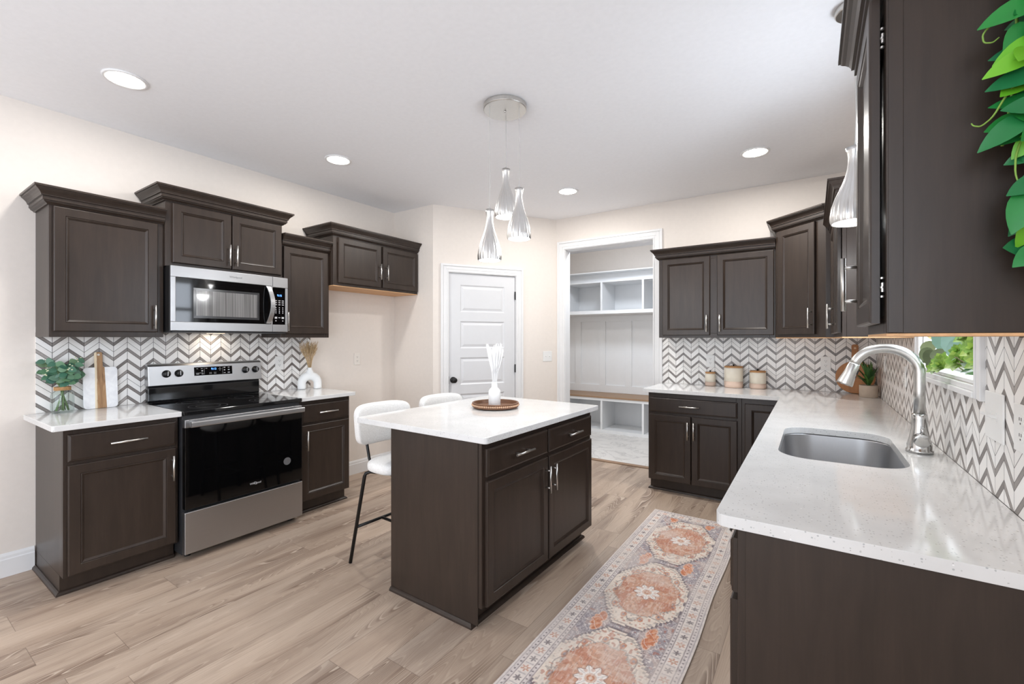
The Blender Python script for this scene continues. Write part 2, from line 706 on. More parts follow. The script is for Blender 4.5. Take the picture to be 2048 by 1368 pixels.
CONC = M('pale_stone_planter', (176, 160, 144), 0.8, var=0.06, scale=(25, 25, 25))
BOUCLE = boucle()
LAMPM = M('lit_diffuser', (255, 251, 244), 0.5, var=0.0, emit=26.0)
BULBM = M('lit_bulb', (255, 247, 235), 0.5, var=0.0, emit=14.0)
GLOWIN = M('white_enamel_shade_lining', (245, 243, 238), 0.5, var=0.01)
WIRE = M('clear_lamp_cord', (190, 188, 185), 0.4, var=0.03)
BLUELED = M('blue_clock_digits', (90, 150, 255), 0.5, var=0.0, emit=3.0)
LEGEND = M('pale_grey_printed_legends', (190, 190, 192), 0.5, var=0.02)
TILE_L = tile_mat('chevron_tile_left', 1, 0.784)
TILE_B = tile_mat('chevron_tile_back', 0, 2.921)
TILE_R = tile_mat('chevron_tile_right', 1, 1.737)

# ================================================================== room shell
b = BM(); box(b, -0.3, 4.5, -3.6, 4.742, -0.06, 0.0)
struct('floor', b, FLOORM, 'greige oak plank floor of the kitchen', 'floor')
b = BM(); box(b, 0.1, 3.8, 4.742, 6.75, -0.06, 0.001)
struct('floor_mudroom', b, marble_tile(), 'pale marble look tile floor beyond the cased opening', 'floor')
b = BM(); box(b, -0.3, 4.5, -3.6, 6.75, CE, CE + 0.08)
struct('ceiling', b, CEILM, 'flat white kitchen ceiling', 'ceiling')
b = BM(); box(b, -0.12, 0, -3.5, 3.52, 0, CE)
struct('wall_left', b, WALLM, 'long greige wall behind the electric range', 'wall')
b = BM(); box(b, 0.0, XS, YS, YS + 0.11, 0, CE)
struct('wall_alcove', b, WALLM, 'short greige return wall ending the fridge alcove', 'wall')
b = BM(); box(b, -0.12, 4.4, -3.5, -3.4, 0, 0.3); box(b, -0.12, 4.4, -3.5, -3.4, 2.5, CE)
box(b, -0.12, 0.2, -3.5, -3.4, 0.3, 2.5); box(b, 4.2, 4.4, -3.5, -3.4, 0.3, 2.5)
struct('wall_rear', b, WALLM, 'greige wall with added window openings behind the viewer', 'wall')
b = BM()  # unseen window grid, added to go with the rear fill lamp
for x in (0.2, 1.18, 2.17, 3.16, 4.15):
    box(b, x, x + 0.05, -3.47, -3.41, 0.3, 2.5)
for z in (0.3, 1.0, 1.72, 2.45):
    box(b, 0.2, 4.2, -3.465, -3.415, z, z + 0.05)
w_ = thing('window_2', 'unseen wide window added behind the viewer', 'window', (0, 0, 0), kind='structure')
obj('window_frame', b, TRIMM, w_)

WY0, WY1, WZ0, WZ1 = 1.98, 2.845, 1.21, 2.33
b = BM()
box(b, XR, 4.40, -3.5, -2.6, 0, CE); box(b, XR, 4.40, -0.7, WY0, 0, CE); box(b, XR, 4.40, -2.6, -0.7, 0, 0.55); box(b, XR, 4.40, -2.6, -0.7, 2.45, CE); box(b, XR, 4.40, WY1, YB + 0.115, 0, CE)  # includes an unseen opening behind the camera, added for the right fill lamp
box(b, XR, 4.40, WY0, WY1, 0, WZ0); box(b, XR, 4.40, WY0, WY1, WZ1, CE)
struct('wall_right', b, WALLM, 'greige wall behind the sink counter', 'wall')

DX0, DX1, DZ = 1.458, 2.490, 2.395
b = BM()
box(b, DG1[0], DX0, YB, YB + 0.115, 0, CE); box(b, DX1, 4.40, YB, YB + 0.115, 0, CE); box(b, DX0, DX1, YB, YB + 0.115, DZ, CE)
struct('wall_back', b, WALLM, 'greige far wall with a white cased opening', 'wall')

dgv = Vector((DG1[0] - DG0[0], DG1[1] - DG0[1]))
DGL = dgv.length
DGA = math.atan2(dgv.y, dgv.x)
DGM = Matrix.Translation((DG0[0], DG0[1], 0)) @ Matrix.Rotation(DGA, 4, 'Z')
S0, S1, PZ = 0.155, 0.952, 2.068
b = BM()
box(b, 0, S0, 0, 0.1, 0, CE); box(b, S1, DGL, 0, 0.1, 0, CE); box(b, S0, S1, 0, 0.1, PZ, CE)
b.transform(DGM)
struct('wall_pantry', b, WALLM, 'diagonal greige wall around the white pantry door', 'wall')

b = BM(); box(b, 0.1, 0.2, 4.753, 6.65, 0, CE)
struct('wall_mudroom_left', b, WALLM, 'greige side wall of the mudroom', 'wall')
b = BM(); box(b, 3.6, 3.7, 4.753, 6.65, 0, CE)
struct('wall_mudroom_right', b, WALLM, 'greige far side wall of the mudroom', 'wall')
b = BM(); box(b, 0.1, 3.7, 6.65, 6.75, 0, CE)
struct('wall_mudroom_back', b, WALLM, 'greige wall above the mudroom cubbies', 'wall')

# baseboards
BBP = [(0.001, 0), (0.016, 0), (0.016, 0.098), (0.012, 0.104), (0.011, 0.118), (0.006, 0.130), (0.001, 0.133)]
def dgp(s):
    v = DGM @ Vector((s, 0, 0))
    return (v.x, v.y)
b = BM(); sweep(b, [(0, -3.39), (0, 0.638)], BBP)
struct('baseboard_left', b, TRIMM, 'white baseboard left of the cabinets', 'baseboard')
b = BM(); sweep(b, [(0, 2.392), (0, YS), DG0, dgp(0.078)], BBP)
struct('baseboard_alcove', b, TRIMM, 'white baseboard round the fridge alcove', 'baseboard')
b = BM(); sweep(b, [dgp(1.04), DG1, (1.368, YB)], BBP)
struct('baseboard_pantry', b, TRIMM, 'white baseboard right of the pantry door', 'baseboard')


def casing(bm, x0, x1, z1, w, y=0.0, z0=0.0):
    """door casing around an opening x0..x1, 0..z1, on a front facing -y at y"""
    for a, e, t in ((0.0, 0.005, 0.012), (0.005, 0.015, 0.016), (0.015, 0.032, 0.012), (0.032, w - 0.032, 0.0145), (w - 0.032, w - 0.022, 0.012), (w - 0.022, w, 0.020)):
        box(bm, x0 - e, x0 - a, y - t, y - 0.0005, z0, z1 + e)
        box(bm, x1 + a, x1 + e, y - t, y - 0.0005, z0, z1 + e)
        box(bm, x0 - a, x1 + a, y - t, y - 0.0005, z1 + a, z1 + e)
    return bm


# cased opening to the mudroom
t1 = thing('trim_1', 'white cased opening to the mudroom', 'door casing', (0, 0, 0), kind='structure')
b = BM(); casing(b, DX0 + 0.012, DX1 - 0.012, DZ - 0.012, 0.095, YB)
obj('casing', b, TRIMM, t1, bevel=0.002)
b = BM()
box(b, DX0 + 0.0005, DX0 + 0.016, YB, YB + 0.114, 0.001, DZ - 0.0005); box(b, DX1 - 0.016, DX1 - 0.0005, YB, YB + 0.114, 0.001, DZ - 0.0005)
box(b, DX0 + 0.016, DX1 - 0.016, YB, YB + 0.114, DZ - 0.016, DZ - 0.0005)
obj('jamb', b, TRIMM, t1)
b = BM(); prism(b, [(DX0 + 0.017, YB + 0.045), (DX1 - 0.017, YB + 0.045), (DX1 - 0.017, YB + 0.112), (DX0 + 0.017, YB + 0.112)], 0.0015, 0.010)
struct('trim_2', b, M('oak_threshold', (150, 122, 98), 0.5, var=0.12, scale=(4, 40, 40)), 'brown oak threshold strip in the cased opening', 'threshold', bevel=0.003)

# pantry door
d1 = thing('door_1', 'white five panel pantry door in the diagonal wall', 'door', (DG0[0], DG0[1], 0), DGA, kind='structure')
b = BM(); casing(b, S0 + 0.012, S1 - 0.012, PZ - 0.012, 0.088)
obj('casing', b, TRIMM, d1, bevel=0.002)
b = BM()
box(b, S0 + 0.0005, S0 + 0.014, 0, 0.098, 0.001, PZ - 0.0005); box(b, S1 - 0.014, S1 - 0.0005, 0, 0.098, 0.001, PZ - 0.0005); box(b, S0 + 0.014, S1 - 0.014, 0, 0.098, PZ - 0.014, PZ - 0.0005)
obj('jamb', b, TRIMM, d1)
dl0, dl1, dtop = S0 + 0.017, S1 - 0.018, PZ - 0.018
b = BM()
px0, px1 = dl0 + 0.125, dl1 - 0.125
nz = 5
ph, rail = 0.288, 0.098
zs = []
z = dtop - 0.118
for i in range(nz):
    zs.append((z - ph, z))
    z -= ph + rail
yf, ybk = 0.012, 0.047
box(b, dl0, px0, yf, ybk, 0.012, dtop); box(b, px1, dl1, yf, ybk, 0.012, dtop)
edges_ = [dtop] + [v for p in zs for v in (p[1], p[0])] + [0.012]
for i in range(0, len(edges_), 2):
    box(b, px0, px1, yf, ybk, edges_[i + 1], edges_[i])
for (za, zb) in zs:
    ringpanel(b, px0, px1, za, zb, [(0, yf), (0.012, yf + 0.009), (0.020, yf + 0.009), (0.042, yf + 0.0025)], back=False)
obj('slab', b, DOORM, d1)
b = BM()
kn = (0.219, 0.925)
kz = Matrix.Translation((kn[0], 0.012, kn[1])) @ Matrix.Rotation(PI / 2, 4, 'X')
lathe(b, [(0, 0), (0.033, 0.0), (0.033, 0.006), (0.024, 0.012), (0.012, 0.014), (0.011, 0.034), (0.020, 0.040), (0.028, 0.050), (0.028, 0.060), (0.020, 0.068), (0, 0.070)], (0, 0, 0), 28)
setp(obj('knob', b, BLACKM, d1, smooth=True, mat4=kz), 'black round knob')
for z in (0.25, 1.03, 1.84):
    b = BM(); tube(b, [(S1 - 0.016, 0.002, z - 0.045), (S1 - 0.016, 0.002, z + 0.045)], 0.0075, 10)
    setp(obj('hinge', b, BLACKM, d1), 'black hinge')
b = BM(); box(b, S0 + 0.010, S0 + 0.018, 0.0, 0.014, 0.885, 0.965)
obj('strike_plate', b, BLACKM, d1)

# window over the sink
w1 = thing('window_1', 'white framed window over the sink counter', 'window', (0, 0, 0), kind='structure')
b = BM()   # casing, facing -x
for a, e, th in ((0.0, 0.004, 0.013), (0.004, 0.014, 0.017), (0.014, 0.028, 0.013), (0.028, 0.052, 0.016), (0.052, 0.064, 0.013), (0.064, 0.0872, 0.021)):
    box(b, XR - th, XR - 0.0005, WY0 - e, WY0 - a, WZ0 - 0.04, WZ1 + e)
    box(b, XR - th, XR - 0.0005, WY1 + a, WY1 + e, WZ0 - 0.04, WZ1 + e)
    box(b, XR - th, XR - 0.0005, WY0 - a, WY1 + a, WZ1 + a, WZ1 + e)
obj('casing', b, TRIMM, w1, bevel=0.002)
b = BM()
box(b, XR - 0.0208, XR - 0.0005, WY0 - 0.001, WY1 + 0.001, WZ0 - 0.0398, WZ0 - 0.020)
box(b, XR - 0.0128, XR - 0.0005, WY0 - 0.001, WY1 + 0.001, WZ0 - 0.020, WZ0 - 0.001)
obj('apron', b, TRIMM, w1, bevel=0.003)
b = BM(); box(b, XR - 0.003, 4.395, WY0 + 0.001, WY1 - 0.001, WZ0 + 0.0005, WZ0 + 0.014)
obj('window_sill', b, TRIMM, w1, bevel=0.003)
b = BM()
box(b, XR, 4.39, WY0 + 0.0005, WY0 + 0.012, WZ0 + 0.014, WZ1 - 0.001); box(b, XR, 4.39, WY1 - 0.012, WY1 - 0.0005, WZ0 + 0.014, WZ1 - 0.001)
box(b, XR, 4.39, WY0 + 0.012, WY1 - 0.012, WZ1 - 0.012, WZ1 - 0.0005)
obj('jamb', b, TRIMM, w1)
b = BM()
fx0, fx1 = 4.345, 4.385
box(b, fx0, fx1, WY0 + 0.012, WY0 + 0.055, WZ0 + 0.014, WZ1 - 0.012); box(b, fx0, fx1, WY1 - 0.055, WY1 - 0.012, WZ0 + 0.014, WZ1 - 0.012)
box(b, fx0, fx1, WY0 + 0.055, WY1 - 0.055, WZ0 + 0.014, WZ0 + 0.06); box(b, fx0, fx1, WY0 + 0.055, WY1 - 0.055, WZ1 - 0.055, WZ1 - 0.012)
box(b, fx0, fx1, WY0 + 0.055, WY1 - 0.055, 1.755, 1.80)
obj('sash', b, WHITEP, w1, bevel=0.002)
b = BM(); box(b, 4.362, 4.366, WY0 + 0.055, WY1 - 0.055, WZ0 + 0.06, WZ1 - 0.055)
obj('pane', b, clear_mat('clear_window_pane', (1, 1, 1), 0.2), w1)

# ================================================================== tile backsplashes
b = BM(); box(b, 0.0005, 0.008, 0.643, 2.396, CT + 0.001, UB + 0.06)
setp(obj('tile_backsplash', b, TILE_L), 'chevron tile backsplash behind the electric range', 'backsplash', 'chevron tile backsplashes')
b = BM(); box(b, 2.5655, XR - 0.009, YB - 0.008, YB - 0.0005, CT + 0.001, UB - 0.001)
setp(obj('tile_backsplash', b, TILE_B), 'chevron tile backsplash behind the three canisters', 'backsplash', 'chevron tile backsplashes')
b = BM()
for (y0, y1, z0, z1) in ((1.235, WY0 - 0.088, CT + 0.001, UB - 0.008), (WY0 - 0.088, WY1 + 0.088, CT + 0.001, WZ0 - 0.042), (WY1 + 0.088, YB - 0.009, CT + 0.001, UB - 0.008)):
    box(b, XR - 0.008, XR - 0.0005, y0, y1, z0, z1)
box(b, XR - 0.008, XR - 0.0005, 1.63, WY0 - 0.088, UB - 0.008, 1.55)
setp(obj('tile_backsplash', b, TILE_R), 'chevron tile backsplash behind the faucet, below the window', 'backsplash', 'chevron tile backsplashes')

# ================================================================== cabinets
CROWN = [(0.0, 0.0), (0.008, 0.0), (0.011, 0.005), (0.020, 0.011), (0.024, 0.015), (0.024, 0.019), (0.029, 0.021), (0.029, 0.040), (0.036, 0.042), (0.036, 0.047),
         (0.041, 0.057), (0.049, 0.067), (0.057, 0.074), (0.060, 0.078), (0.060, 0.082), (0.066, 0.083), (0.066, 0.094), (0.0, 0.094)]


def handle(parent, x, z, yf, L=0.15, vert=True, label=None):
    b = BM()
    s = 0.048 if L > 0.14 else 0.042
    if vert:
        tube(b, [(x, yf - 0.031, z - L / 2), (x, yf - 0.031, z + L / 2)], 0.006, 12)
        for k in (-s, s):
            tube(b, [(x, yf + 0.0005, z + k), (x, yf - 0.031, z + k)], 0.0045, 8)
    else:
        tube(b, [(x - L / 2, yf - 0.031, z), (x + L / 2, yf - 0.031, z)], 0.006, 12)
        for k in (-s, s):
            tube(b, [(x + k, yf + 0.0005, z), (x + k, yf - 0.031, z)], 0.0045, 8)
    o = obj('handle', b, NICKEL, parent, smooth=False)
    setp(o, 'brushed nickel bar handle')
    for p in o.data.polygons:
        p.use_smooth = len(p.vertices) == 4
    return o


def door(root, x0, x1, z0, z1, hx=None, hz=None, gap=0.001, th=0.019, L=0.15, name='door', mat4=None):
    yb, yf = -gap, -gap - th
    b = BM()
    ringpanel(b, x0, x1, z0, z1, [(0, yb), (0, yf + 0.005), (0.0015, yf + 0.002), (0.005, yf), (0.048, yf), (0.0505, yf + 0.0035), (0.0535, yf + 0.0015), (0.057, yf + 0.0035), (0.065, yf + 0.010)])
    o = obj(name, b, WOOD, root, mat4=mat4)
    if hx is not None:
        h = handle(o, hx, hz, yf, L)
        if mat4 is not None:
            h.data.transform(mat4)
    return o


def drawer(root, x0, x1, z0, z1, hx=None, gap=0.001, th=0.019, L=0.165):
    yb, yf = -gap, -gap - th
    b = BM()
    ringpanel(b, x0, x1, z0, z1, [(0, yb), (0, yf + 0.008), (0.002, yf + 0.0045), (0.009, yf + 0.002), (0.011, yf)])
    o = obj('drawer', b, WOOD, root)
    if hx is not None:
        handle(o, hx, (z0 + z1) / 2, yf, L, vert=False)
    return o


def crown(root, Wd, D, z, left, right):
    path = ([(0, D - 0.001)] if left else []) + [(0, 0), (Wd, 0)] + ([(Wd, D - 0.001)] if right else [])
    b = BM()
    sweep(b, path, [(o, z + h) for o, h in CROWN])
    o_ = 0.03
    box(b, 0.001, Wd - 0.001, 0.001, D - 0.002, z + 0.084, z + 0.0935)
    return obj('crown_molding', b, WOOD, root)


def wall_cab(label, loc, rz, Wd, D, H, doors, cz, cl, cr, under=False, gap=0.001, mid=None):
    r = thing('wall_cabinet', label, 'cabinet', loc, rz, 'dark wall cabinets')
    b = BM()
    box(b, 0, Wd, 0.019, D, 0, H)
    # face frame with stiles and rails
    box(b, 0, 0.042, 0, 0.019, 0, H); box(b, Wd - 0.042, Wd, 0, 0.019, 0, H)
    box(b, 0.042, Wd - 0.042, 0, 0.019, 0, 0.04); box(b, 0.042, Wd - 0.042, 0, 0.019, H - 0.06, H)
    if mid:
        box(b, mid - 0.03, mid + 0.03, 0, 0.019, 0.04, H - 0.06)
    obj('body', b, WOOD, r, bevel=0.0012, segs=1)
    if under:
        b = BM(); box(b, 0.0005, Wd - 0.0005, 0.0005, D - 0.001, -0.006, -0.0003)
        setp(obj('underside', b, RAWWOOD, r), 'unfinished pale maple underside')
    for d in doors:
        door(r, *d, gap=gap)
    crown(r, Wd, D, cz, cl, cr)
    return r


R90 = PI / 2
HZ = 0.128
wall_cab('dark single door wall cabinet left of the microwave, above the jar of greenery', (0.305, 0.643, UB), R90, 0.531, 0.3035, 0.77,
         [(0.016, 0.496, 0.032, 0.732, 0.476, HZ)], 0.737, True, False)
wall_cab('dark two door wall cabinet directly above the microwave', (0.327, 1.176, 1.8365), R90, 0.776, 0.3255, 0.458,
         [(0.036, 0.3945, 0.024, 0.415, 0.374, 0.12), (0.4015, 0.764, 0.024, 0.415, 0.422, 0.12)], 0.424, True, True)
wall_cab('narrow dark single door wall cabinet right of the microwave, above the arch vase', (0.305, 1.954, UB), R90, 0.430, 0.3035, 0.77,
         [(0.016, 0.414, 0.032, 0.732, 0.036, HZ)], 0.737, False, False)
wall_cab('short dark two door wall cabinet over the empty fridge alcove', (0.362, 2.387, 1.829), R90, 1.005, 0.3605, 0.442,
         [(0.044, 0.512, 0.024, 0.424, 0.488, 0.17), (0.536, 0.994, 0.024, 0.424, 0.572, 0.17)], 0.435, True, False, under=True, mid=0.524)
wall_cab('dark two door wall cabinet on the far wall above the canisters', (2.622, 4.334, UB), 0, 0.959, 0.303, 0.77,
         [(0.036, 0.452, 0.022, 0.732, 0.428, HZ), (0.512, 0.948, 0.022, 0.732, 0.536, HZ)], 0.737, True, False, mid=0.482)
wall_cab('dark wall cabinet on the right wall between the corner cabinet and the window', (3.967, 3.996, UB), -R90, 1.045, 0.303, 0.77,
         [(0.075, 0.555, 0.022, 0.732, 0.53, HZ), (0.585, 1.022, 0.022, 0.732, 0.608, HZ)], 0.737, False, True, under=True, gap=0.004)
nr = wall_cab('nearest dark wall cabinet whose end panel carries the trailing green vine', (3.967, 1.622, UB), -R90, 0.382, 0.303, 0.77,
              [(0.012, 0.356, 0.022, 0.735, 0.034, 0.142)], 0.737, True, True, under=True, gap=0.008)
for z in (0.10, 0.64):
    b = BM()
    tube(b, [(0.366, -0.004, z - 0.010), (0.366, -0.004, z + 0.010)], 0.0032, 8)
    for k in (-0.02, 0.0, 0.02):
        lathe(b, [(0, -0.002), (0.0035, -0.002), (0.0035, 0.002), (0, 0.002)], (0.367, -0.005, z + k), 8)
    setp(obj('hinge', b, NICKEL, nr), 'small nickel hinge')
b = BM(); box(b, 0.3815, 0.3835, 0.003, 0.028, 0.001, 0.735)
obj('stile_strip', b, WOOD, nr, bevel=0.001)

# diagonal corner wall cabinet
FP = [(3.584, 4.635), (3.584, 4.31), (3.918, 4.0), (4.269, 4.0), (4.269, 4.635)]
cx_, cy_ = 3.92, 4.32
cc = thing('wall_cabinet', 'tall dark diagonal corner wall cabinet with one narrow door', 'cabinet', (cx_, cy_, UB), 0, 'dark wall cabinets')
lp = [(x - cx_, y - cy_) for x, y in FP]
b = BM(); prism(b, lp, 0, 0.90)
obj('body', b, WOOD, cc, bevel=0.0015, segs=1)
b = BM(); prism(b, [(x * 0.998, y * 0.998) for x, y in lp], -0.006, -0.0003)
setp(obj('underside', b, RAWWOOD, cc), 'unfinished pale maple underside')
ang = math.atan2(-0.31, 0.334)
dm = Matrix.Translation((lp[1][0], lp[1][1], 0)) @ Matrix.Rotation(ang, 4, 'Z')
door(cc, 0.036, 0.376, 0.024, 0.868, 0.352, 0.145, mat4=dm)
b = BM(); sweep(b, [lp[0], lp[1], lp[2], lp[3]], [(o, 0.873 + h) for o, h in CROWN])
prism(b, [(x * 0.99, y * 0.99) for x, y in lp], 0.958, 0.966)
obj('crown_molding', b, WOOD, cc)


def base_cab(label, loc, rz, Wd, D, drawers, doors, shoe_l, shoe_r, hollow=False, name='base_cabinet', group='dark base cabinets', body_pts=None, toe_d=0.066):
    r = thing(name, label, 'cabinet', loc, rz, group)
    H = CT - 0.0305
    b = BM()
    if hollow:
        box(b, 0, Wd, 0, 0.02, 0.105, H); box(b, 0, Wd, D - 0.012, D, 0.105, H)
        box(b, 0, 0.016, 0.02, D - 0.012, 0.105, H); box(b, Wd - 0.016, Wd, 0.02, D - 0.012, 0.105, H)
        box(b, 0.016, Wd - 0.016, 0.02, D - 0.012, 0.105, 0.12)
    elif body_pts:
        prism(b, body_pts, 0.105, H)
    else:
        box(b, 0, Wd, 0.019, D, 0.105, H)
        box(b, 0, 0.04, 0, 0.019, 0.105, H); box(b, Wd - 0.04, Wd, 0, 0.019, 0.105, H)
        box(b, 0.04, Wd - 0.04, 0, 0.019, 0.105, 0.14); box(b, 0.04, Wd - 0.04, 0, 0.019, 0.68, 0.725); box(b, 0.04, Wd - 0.04, 0, 0.019, H - 0.045, H)
    obj('body', b, WOOD, r, bevel=0.0012, segs=1)
    b = BM(); box(b, 0.0, Wd, toe_d, D, 0.0005, 0.105)
    obj('toe_kick', b, WOOD, r)
    path = ([(0, D - 0.002)] if shoe_l else []) + [(0, toe_d), (Wd, toe_d)] + ([(Wd, D - 0.002)] if shoe_r else [])
    b = BM(); sweep(b, path, [(0.0, 0.001), (0.018, 0.001), (0.0165, 0.009), (0.011, 0.016), (0.004, 0.020), (0.0, 0.020)])
    obj('shoe_molding', b, WOOD, r)
    for d in drawers:
        drawer(r, *d)
    for d in doors:
        door(r, *d)
    return r


base_cab('dark base cabinet with one drawer and door, left of the electric range', (0.59, 0.643, 0), R90, 0.510, 0.588,
         [(0.016, 0.496, 0.712, 0.855, 0.262)], [(0.016, 0.496, 0.115, 0.694, 0.473, 0.577)], True, False)
base_cab('narrow dark base cabinet right of the electric range, behind the front stool', (0.59, 1.930, 0), R90, 0.453, 0.588,
         [(0.020, 0.440, 0.712, 0.852, 0.232)], [(0.020, 0.440, 0.115, 0.694, 0.052, 0.577)], False, True)
base_cab('dark two door base cabinet with a wide drawer on the far wall', (2.609, 4.048, 0), 0, 0.752, 0.588,
         [(0.014, 0.722, 0.712, 0.838, 0.357)], [(0.014, 0.364, 0.112, 0.690, 0.343, 0.57), (0.371, 0.722, 0.112, 0.690, 0.392, 0.57)], True, False)
Lp = [(0, 0), (0.316, 0), (0.316, -0.600), (0.906, -0.600), (0.906, 0.588), (0, 0.588)]
cb = base_cab('dark corner base cabinet half hidden under the counter turn', (3.363, 4.048, 0), 0, 0.3, 0.588, [], [(0.022, 0.300, 0.112, 0.838)], False, False, body_pts=Lp)
ISO, IST = Vector((2.625, 1.600)), -0.0217
def isl(x, y):
    return (ISO.x + math.cos(IST) * x - math.sin(IST) * y, ISO.y + math.sin(IST) * x + math.cos(IST) * y, 0)
ib = base_cab('dark kitchen island cabinet with two drawers above two doors', isl(-0.061, 0.046), R90 + IST, 1.163, 0.628,
              [(0.020, 0.574, 0.714, 0.846, 0.300), (0.588, 1.146, 0.714, 0.846, 0.868)],
              [(0.020, 0.574, 0.110, 0.692, 0.548, 0.575), (0.588, 1.146, 0.110, 0.692, 0.616, 0.575)], True, True, name='kitchen_island', group=None)
b = BM()
box(b, -0.004, -0.0005, 0.020, 0.626, 0.021, CT - 0.032)
obj('end_panel', b, WOOD, ib, bevel=0.001)
nb = base_cab('nearest dark base cabinet whose plain end panel faces the viewer', (3.680, 1.862, 0), -R90, 0.612, 0.588,
              [(0.016, 0.594, 0.712, 0.850, 0.305)], [(0.016, 0.594, 0.115, 0.694, 0.06, 0.577)], False, True)
b = BM(); box(b, 0.6125, 0.616, 0.018, 0.586, 0.106, CT - 0.032)
obj('end_panel', b, WOOD, nb, bevel=0.001)
base_cab('dark base cabinet under the sink', (3.680, 2.862, 0), -R90, 0.998, 0.588,
         [(0.016, 0.492, 0.712, 0.850), (0.506, 0.982, 0.712, 0.850)], [(0.016, 0.492, 0.115, 0.694, 0.468, 0.577), (0.506, 0.982, 0.115, 0.694, 0.53, 0.577)], False, False, hollow=True)
base_cab('dark base cabinet between the sink cabinet and the corner', (3.680, 3.446, 0), -R90, 0.582, 0.588,
         [(0.016, 0.566, 0.712, 0.850, 0.29)], [(0.016, 0.566, 0.115, 0.694, 0.06, 0.577)], False, False)

# ================================================================== countertops
b = BM(); prism(b, rrect(0.0095, 0.643, 0.592, 1.156, 0.012, 4, (0, 1, 0, 0)), CT - 0.03, CT)
setp(obj('countertop', b, QUARTZ, bevel=0.003), 'white quartz countertop left of the range holding the cutting board', 'countertop', 'white quartz countertops')
b = BM(); prism(b, rrect(0.0095, 0.643, 1.926, 2.412, 0.012, 4, (0, 0, 1, 0)), CT - 0.03, CT)
setp(obj('countertop', b, QUARTZ, bevel=0.003), 'small white quartz countertop right of the range under the arch vase', 'countertop', 'white quartz countertops')
b = BM(); prism(b, rrect(-0.935, 0, 0, 1.219, 0.02, 6), CT - 0.03, CT)
setp(obj('countertop', b, QUARTZ, bevel=0.003, loc=(ISO.x, ISO.y, 0), rz=IST), 'white quartz countertop of the kitchen island', 'countertop', 'white quartz countertops')
SX0, SX1, SY0, SY1, SR = 3.722, 4.122, 1.985, 2.690, 0.115
cx0, cy0 = 3.629, 1.236
outer = [(2.572, 3.995), (cx0, 3.995)] + [(cx0 + 0.03 - 0.03 * math.cos(a), cy0 + 0.03 - 0.03 * math.sin(a)) for a in [PI / 2 * k / 6 for k in range(7)]] + [(4.2635, cy0), (4.2635, 4.6295), (2.572, 4.6295)]
b = BM(); slab_with_hole(b, outer, rrect(SX0, SX1, SY0, SY1, SR, 10), CT - 0.03, CT)
setp(obj('countertop', b, QUARTZ, bevel=0.0025), 'long L shaped white quartz countertop around the sink', 'countertop', 'white quartz countertops')

# sink
sk = thing('kitchen_sink', 'undermount stainless steel sink in the L shaped countertop', 'sink', ((SX0 + SX1) / 2, (SY0 + SY1) / 2, 0.69))
b = BM()
sxm, sym = (SX0 + SX1) / 2, (SY0 + SY1) / 2
rings = []
for grow, rr, z in ((0.020, SR + 0.02, 0.1925), (0.003, SR + 0.003, 0.1925), (0.002, SR + 0.002, 0.186), (-0.006, SR - 0.004, 0.05), (-0.012, SR - 0.008, 0.022), (-0.03, SR - 0.02, 0.006), (-0.06, SR - 0.05, 0.002)):
    pts = rrect(SX0 - grow - sxm, SX1 + grow - sxm, SY0 - grow - sym, SY1 + grow - sym, rr, 10)
    rings.append([b.verts.new((p[0], p[1], z)) for p in pts])
for a_, c_ in zip(rings[:-1], rings[1:]):
    n_ = len(a_)
    for k in range(n_):
        b.faces.new([a_[k], a_[(k + 1) % n_], c_[(k + 1) % n_], c_[k]])
b.faces.new(rings[-1])
o = obj('basin', b, STEELV, sk, smooth=True)
b = BM(); lathe(b, [(0, 0.006), (0.03, 0.006), (0.042, 0.004), (0.044, 0.0025), (0, 0.0025)], (0, 0, 0), 24)
obj('drain', b, CHROME, sk, smooth=True)

# faucet
FX, FY = 4.184, 2.345
fc = thing('faucet', 'brushed nickel gooseneck pull down faucet behind the sink', 'faucet', (FX, FY, CT))
b = BM()
lathe(b, [(0, 0), (0.0415, 0), (0.042, 0.010), (0.038, 0.014), (0.0385, 0.03), (0.032, 0.055), (0.026, 0.09), (0.0235, 0.13), (0.0245, 0.146), (0.022, 0.150), (0, 0.150)], (0, 0, 0), 32)
obj('base', b, CHROME, fc, smooth=True)
pts = [(0, 0, 0.148), (0, 0, 0.24), (0, 0, 0.31)]
R_ = 0.104
for k in range(1, 21):
    a = PI * 0.90 * k / 20
    pts.append((-R_ + R_ * math.cos(a), 0, 0.31 + R_ * math.sin(a) * 0.92))
b = BM(); tube(b, pts, 0.0185, 20)
obj('spout', b, NICKEL, fc, smooth=True)
pe = Vector(pts[-1]); dd = (Vector(pts[-1]) - Vector(pts[-2])).normalized()
dd = Vector((-0.36, 0, -0.93)).normalized()
b = BM(); tube(b, [pe - dd * 0.002, pe + dd * 0.004, pe + dd * 0.006, pe + dd * 0.04, pe + dd * 0.085, pe + dd * 0.093, pe + dd * 0.093], [0.0195, 0.0195, 0.0205, 0.022, 0.029, 0.029, 0.024], 22)
obj('spray_head', b, NICKEL, fc, smooth=True)
b = BM()
side = Vector((0.93, 0, -0.36)).normalized()
for k in (0.03, 0.055):
    c = pe + dd * k + side * 0.0215
    tube(b, [c - dd * 0.009, c + dd * 0.009], 0.0045, 8)
obj('spray_button', b, BLACKP, fc)
b = BM()
tube(b, [(0, -0.018, 0.060), (0.0, -0.056, 0.054), (0.0, -0.0585, 0.0535), (0.0, -0.0600, 0.0533)], [0.021, 0.0255, 0.0255, 0.0235], 28)
tube(b, [(0.0, -0.046, 0.075), (0.004, -0.050, 0.105)], [0.006, 0.005], 10)
obj('lever', b, CHROME, fc, smooth=True)

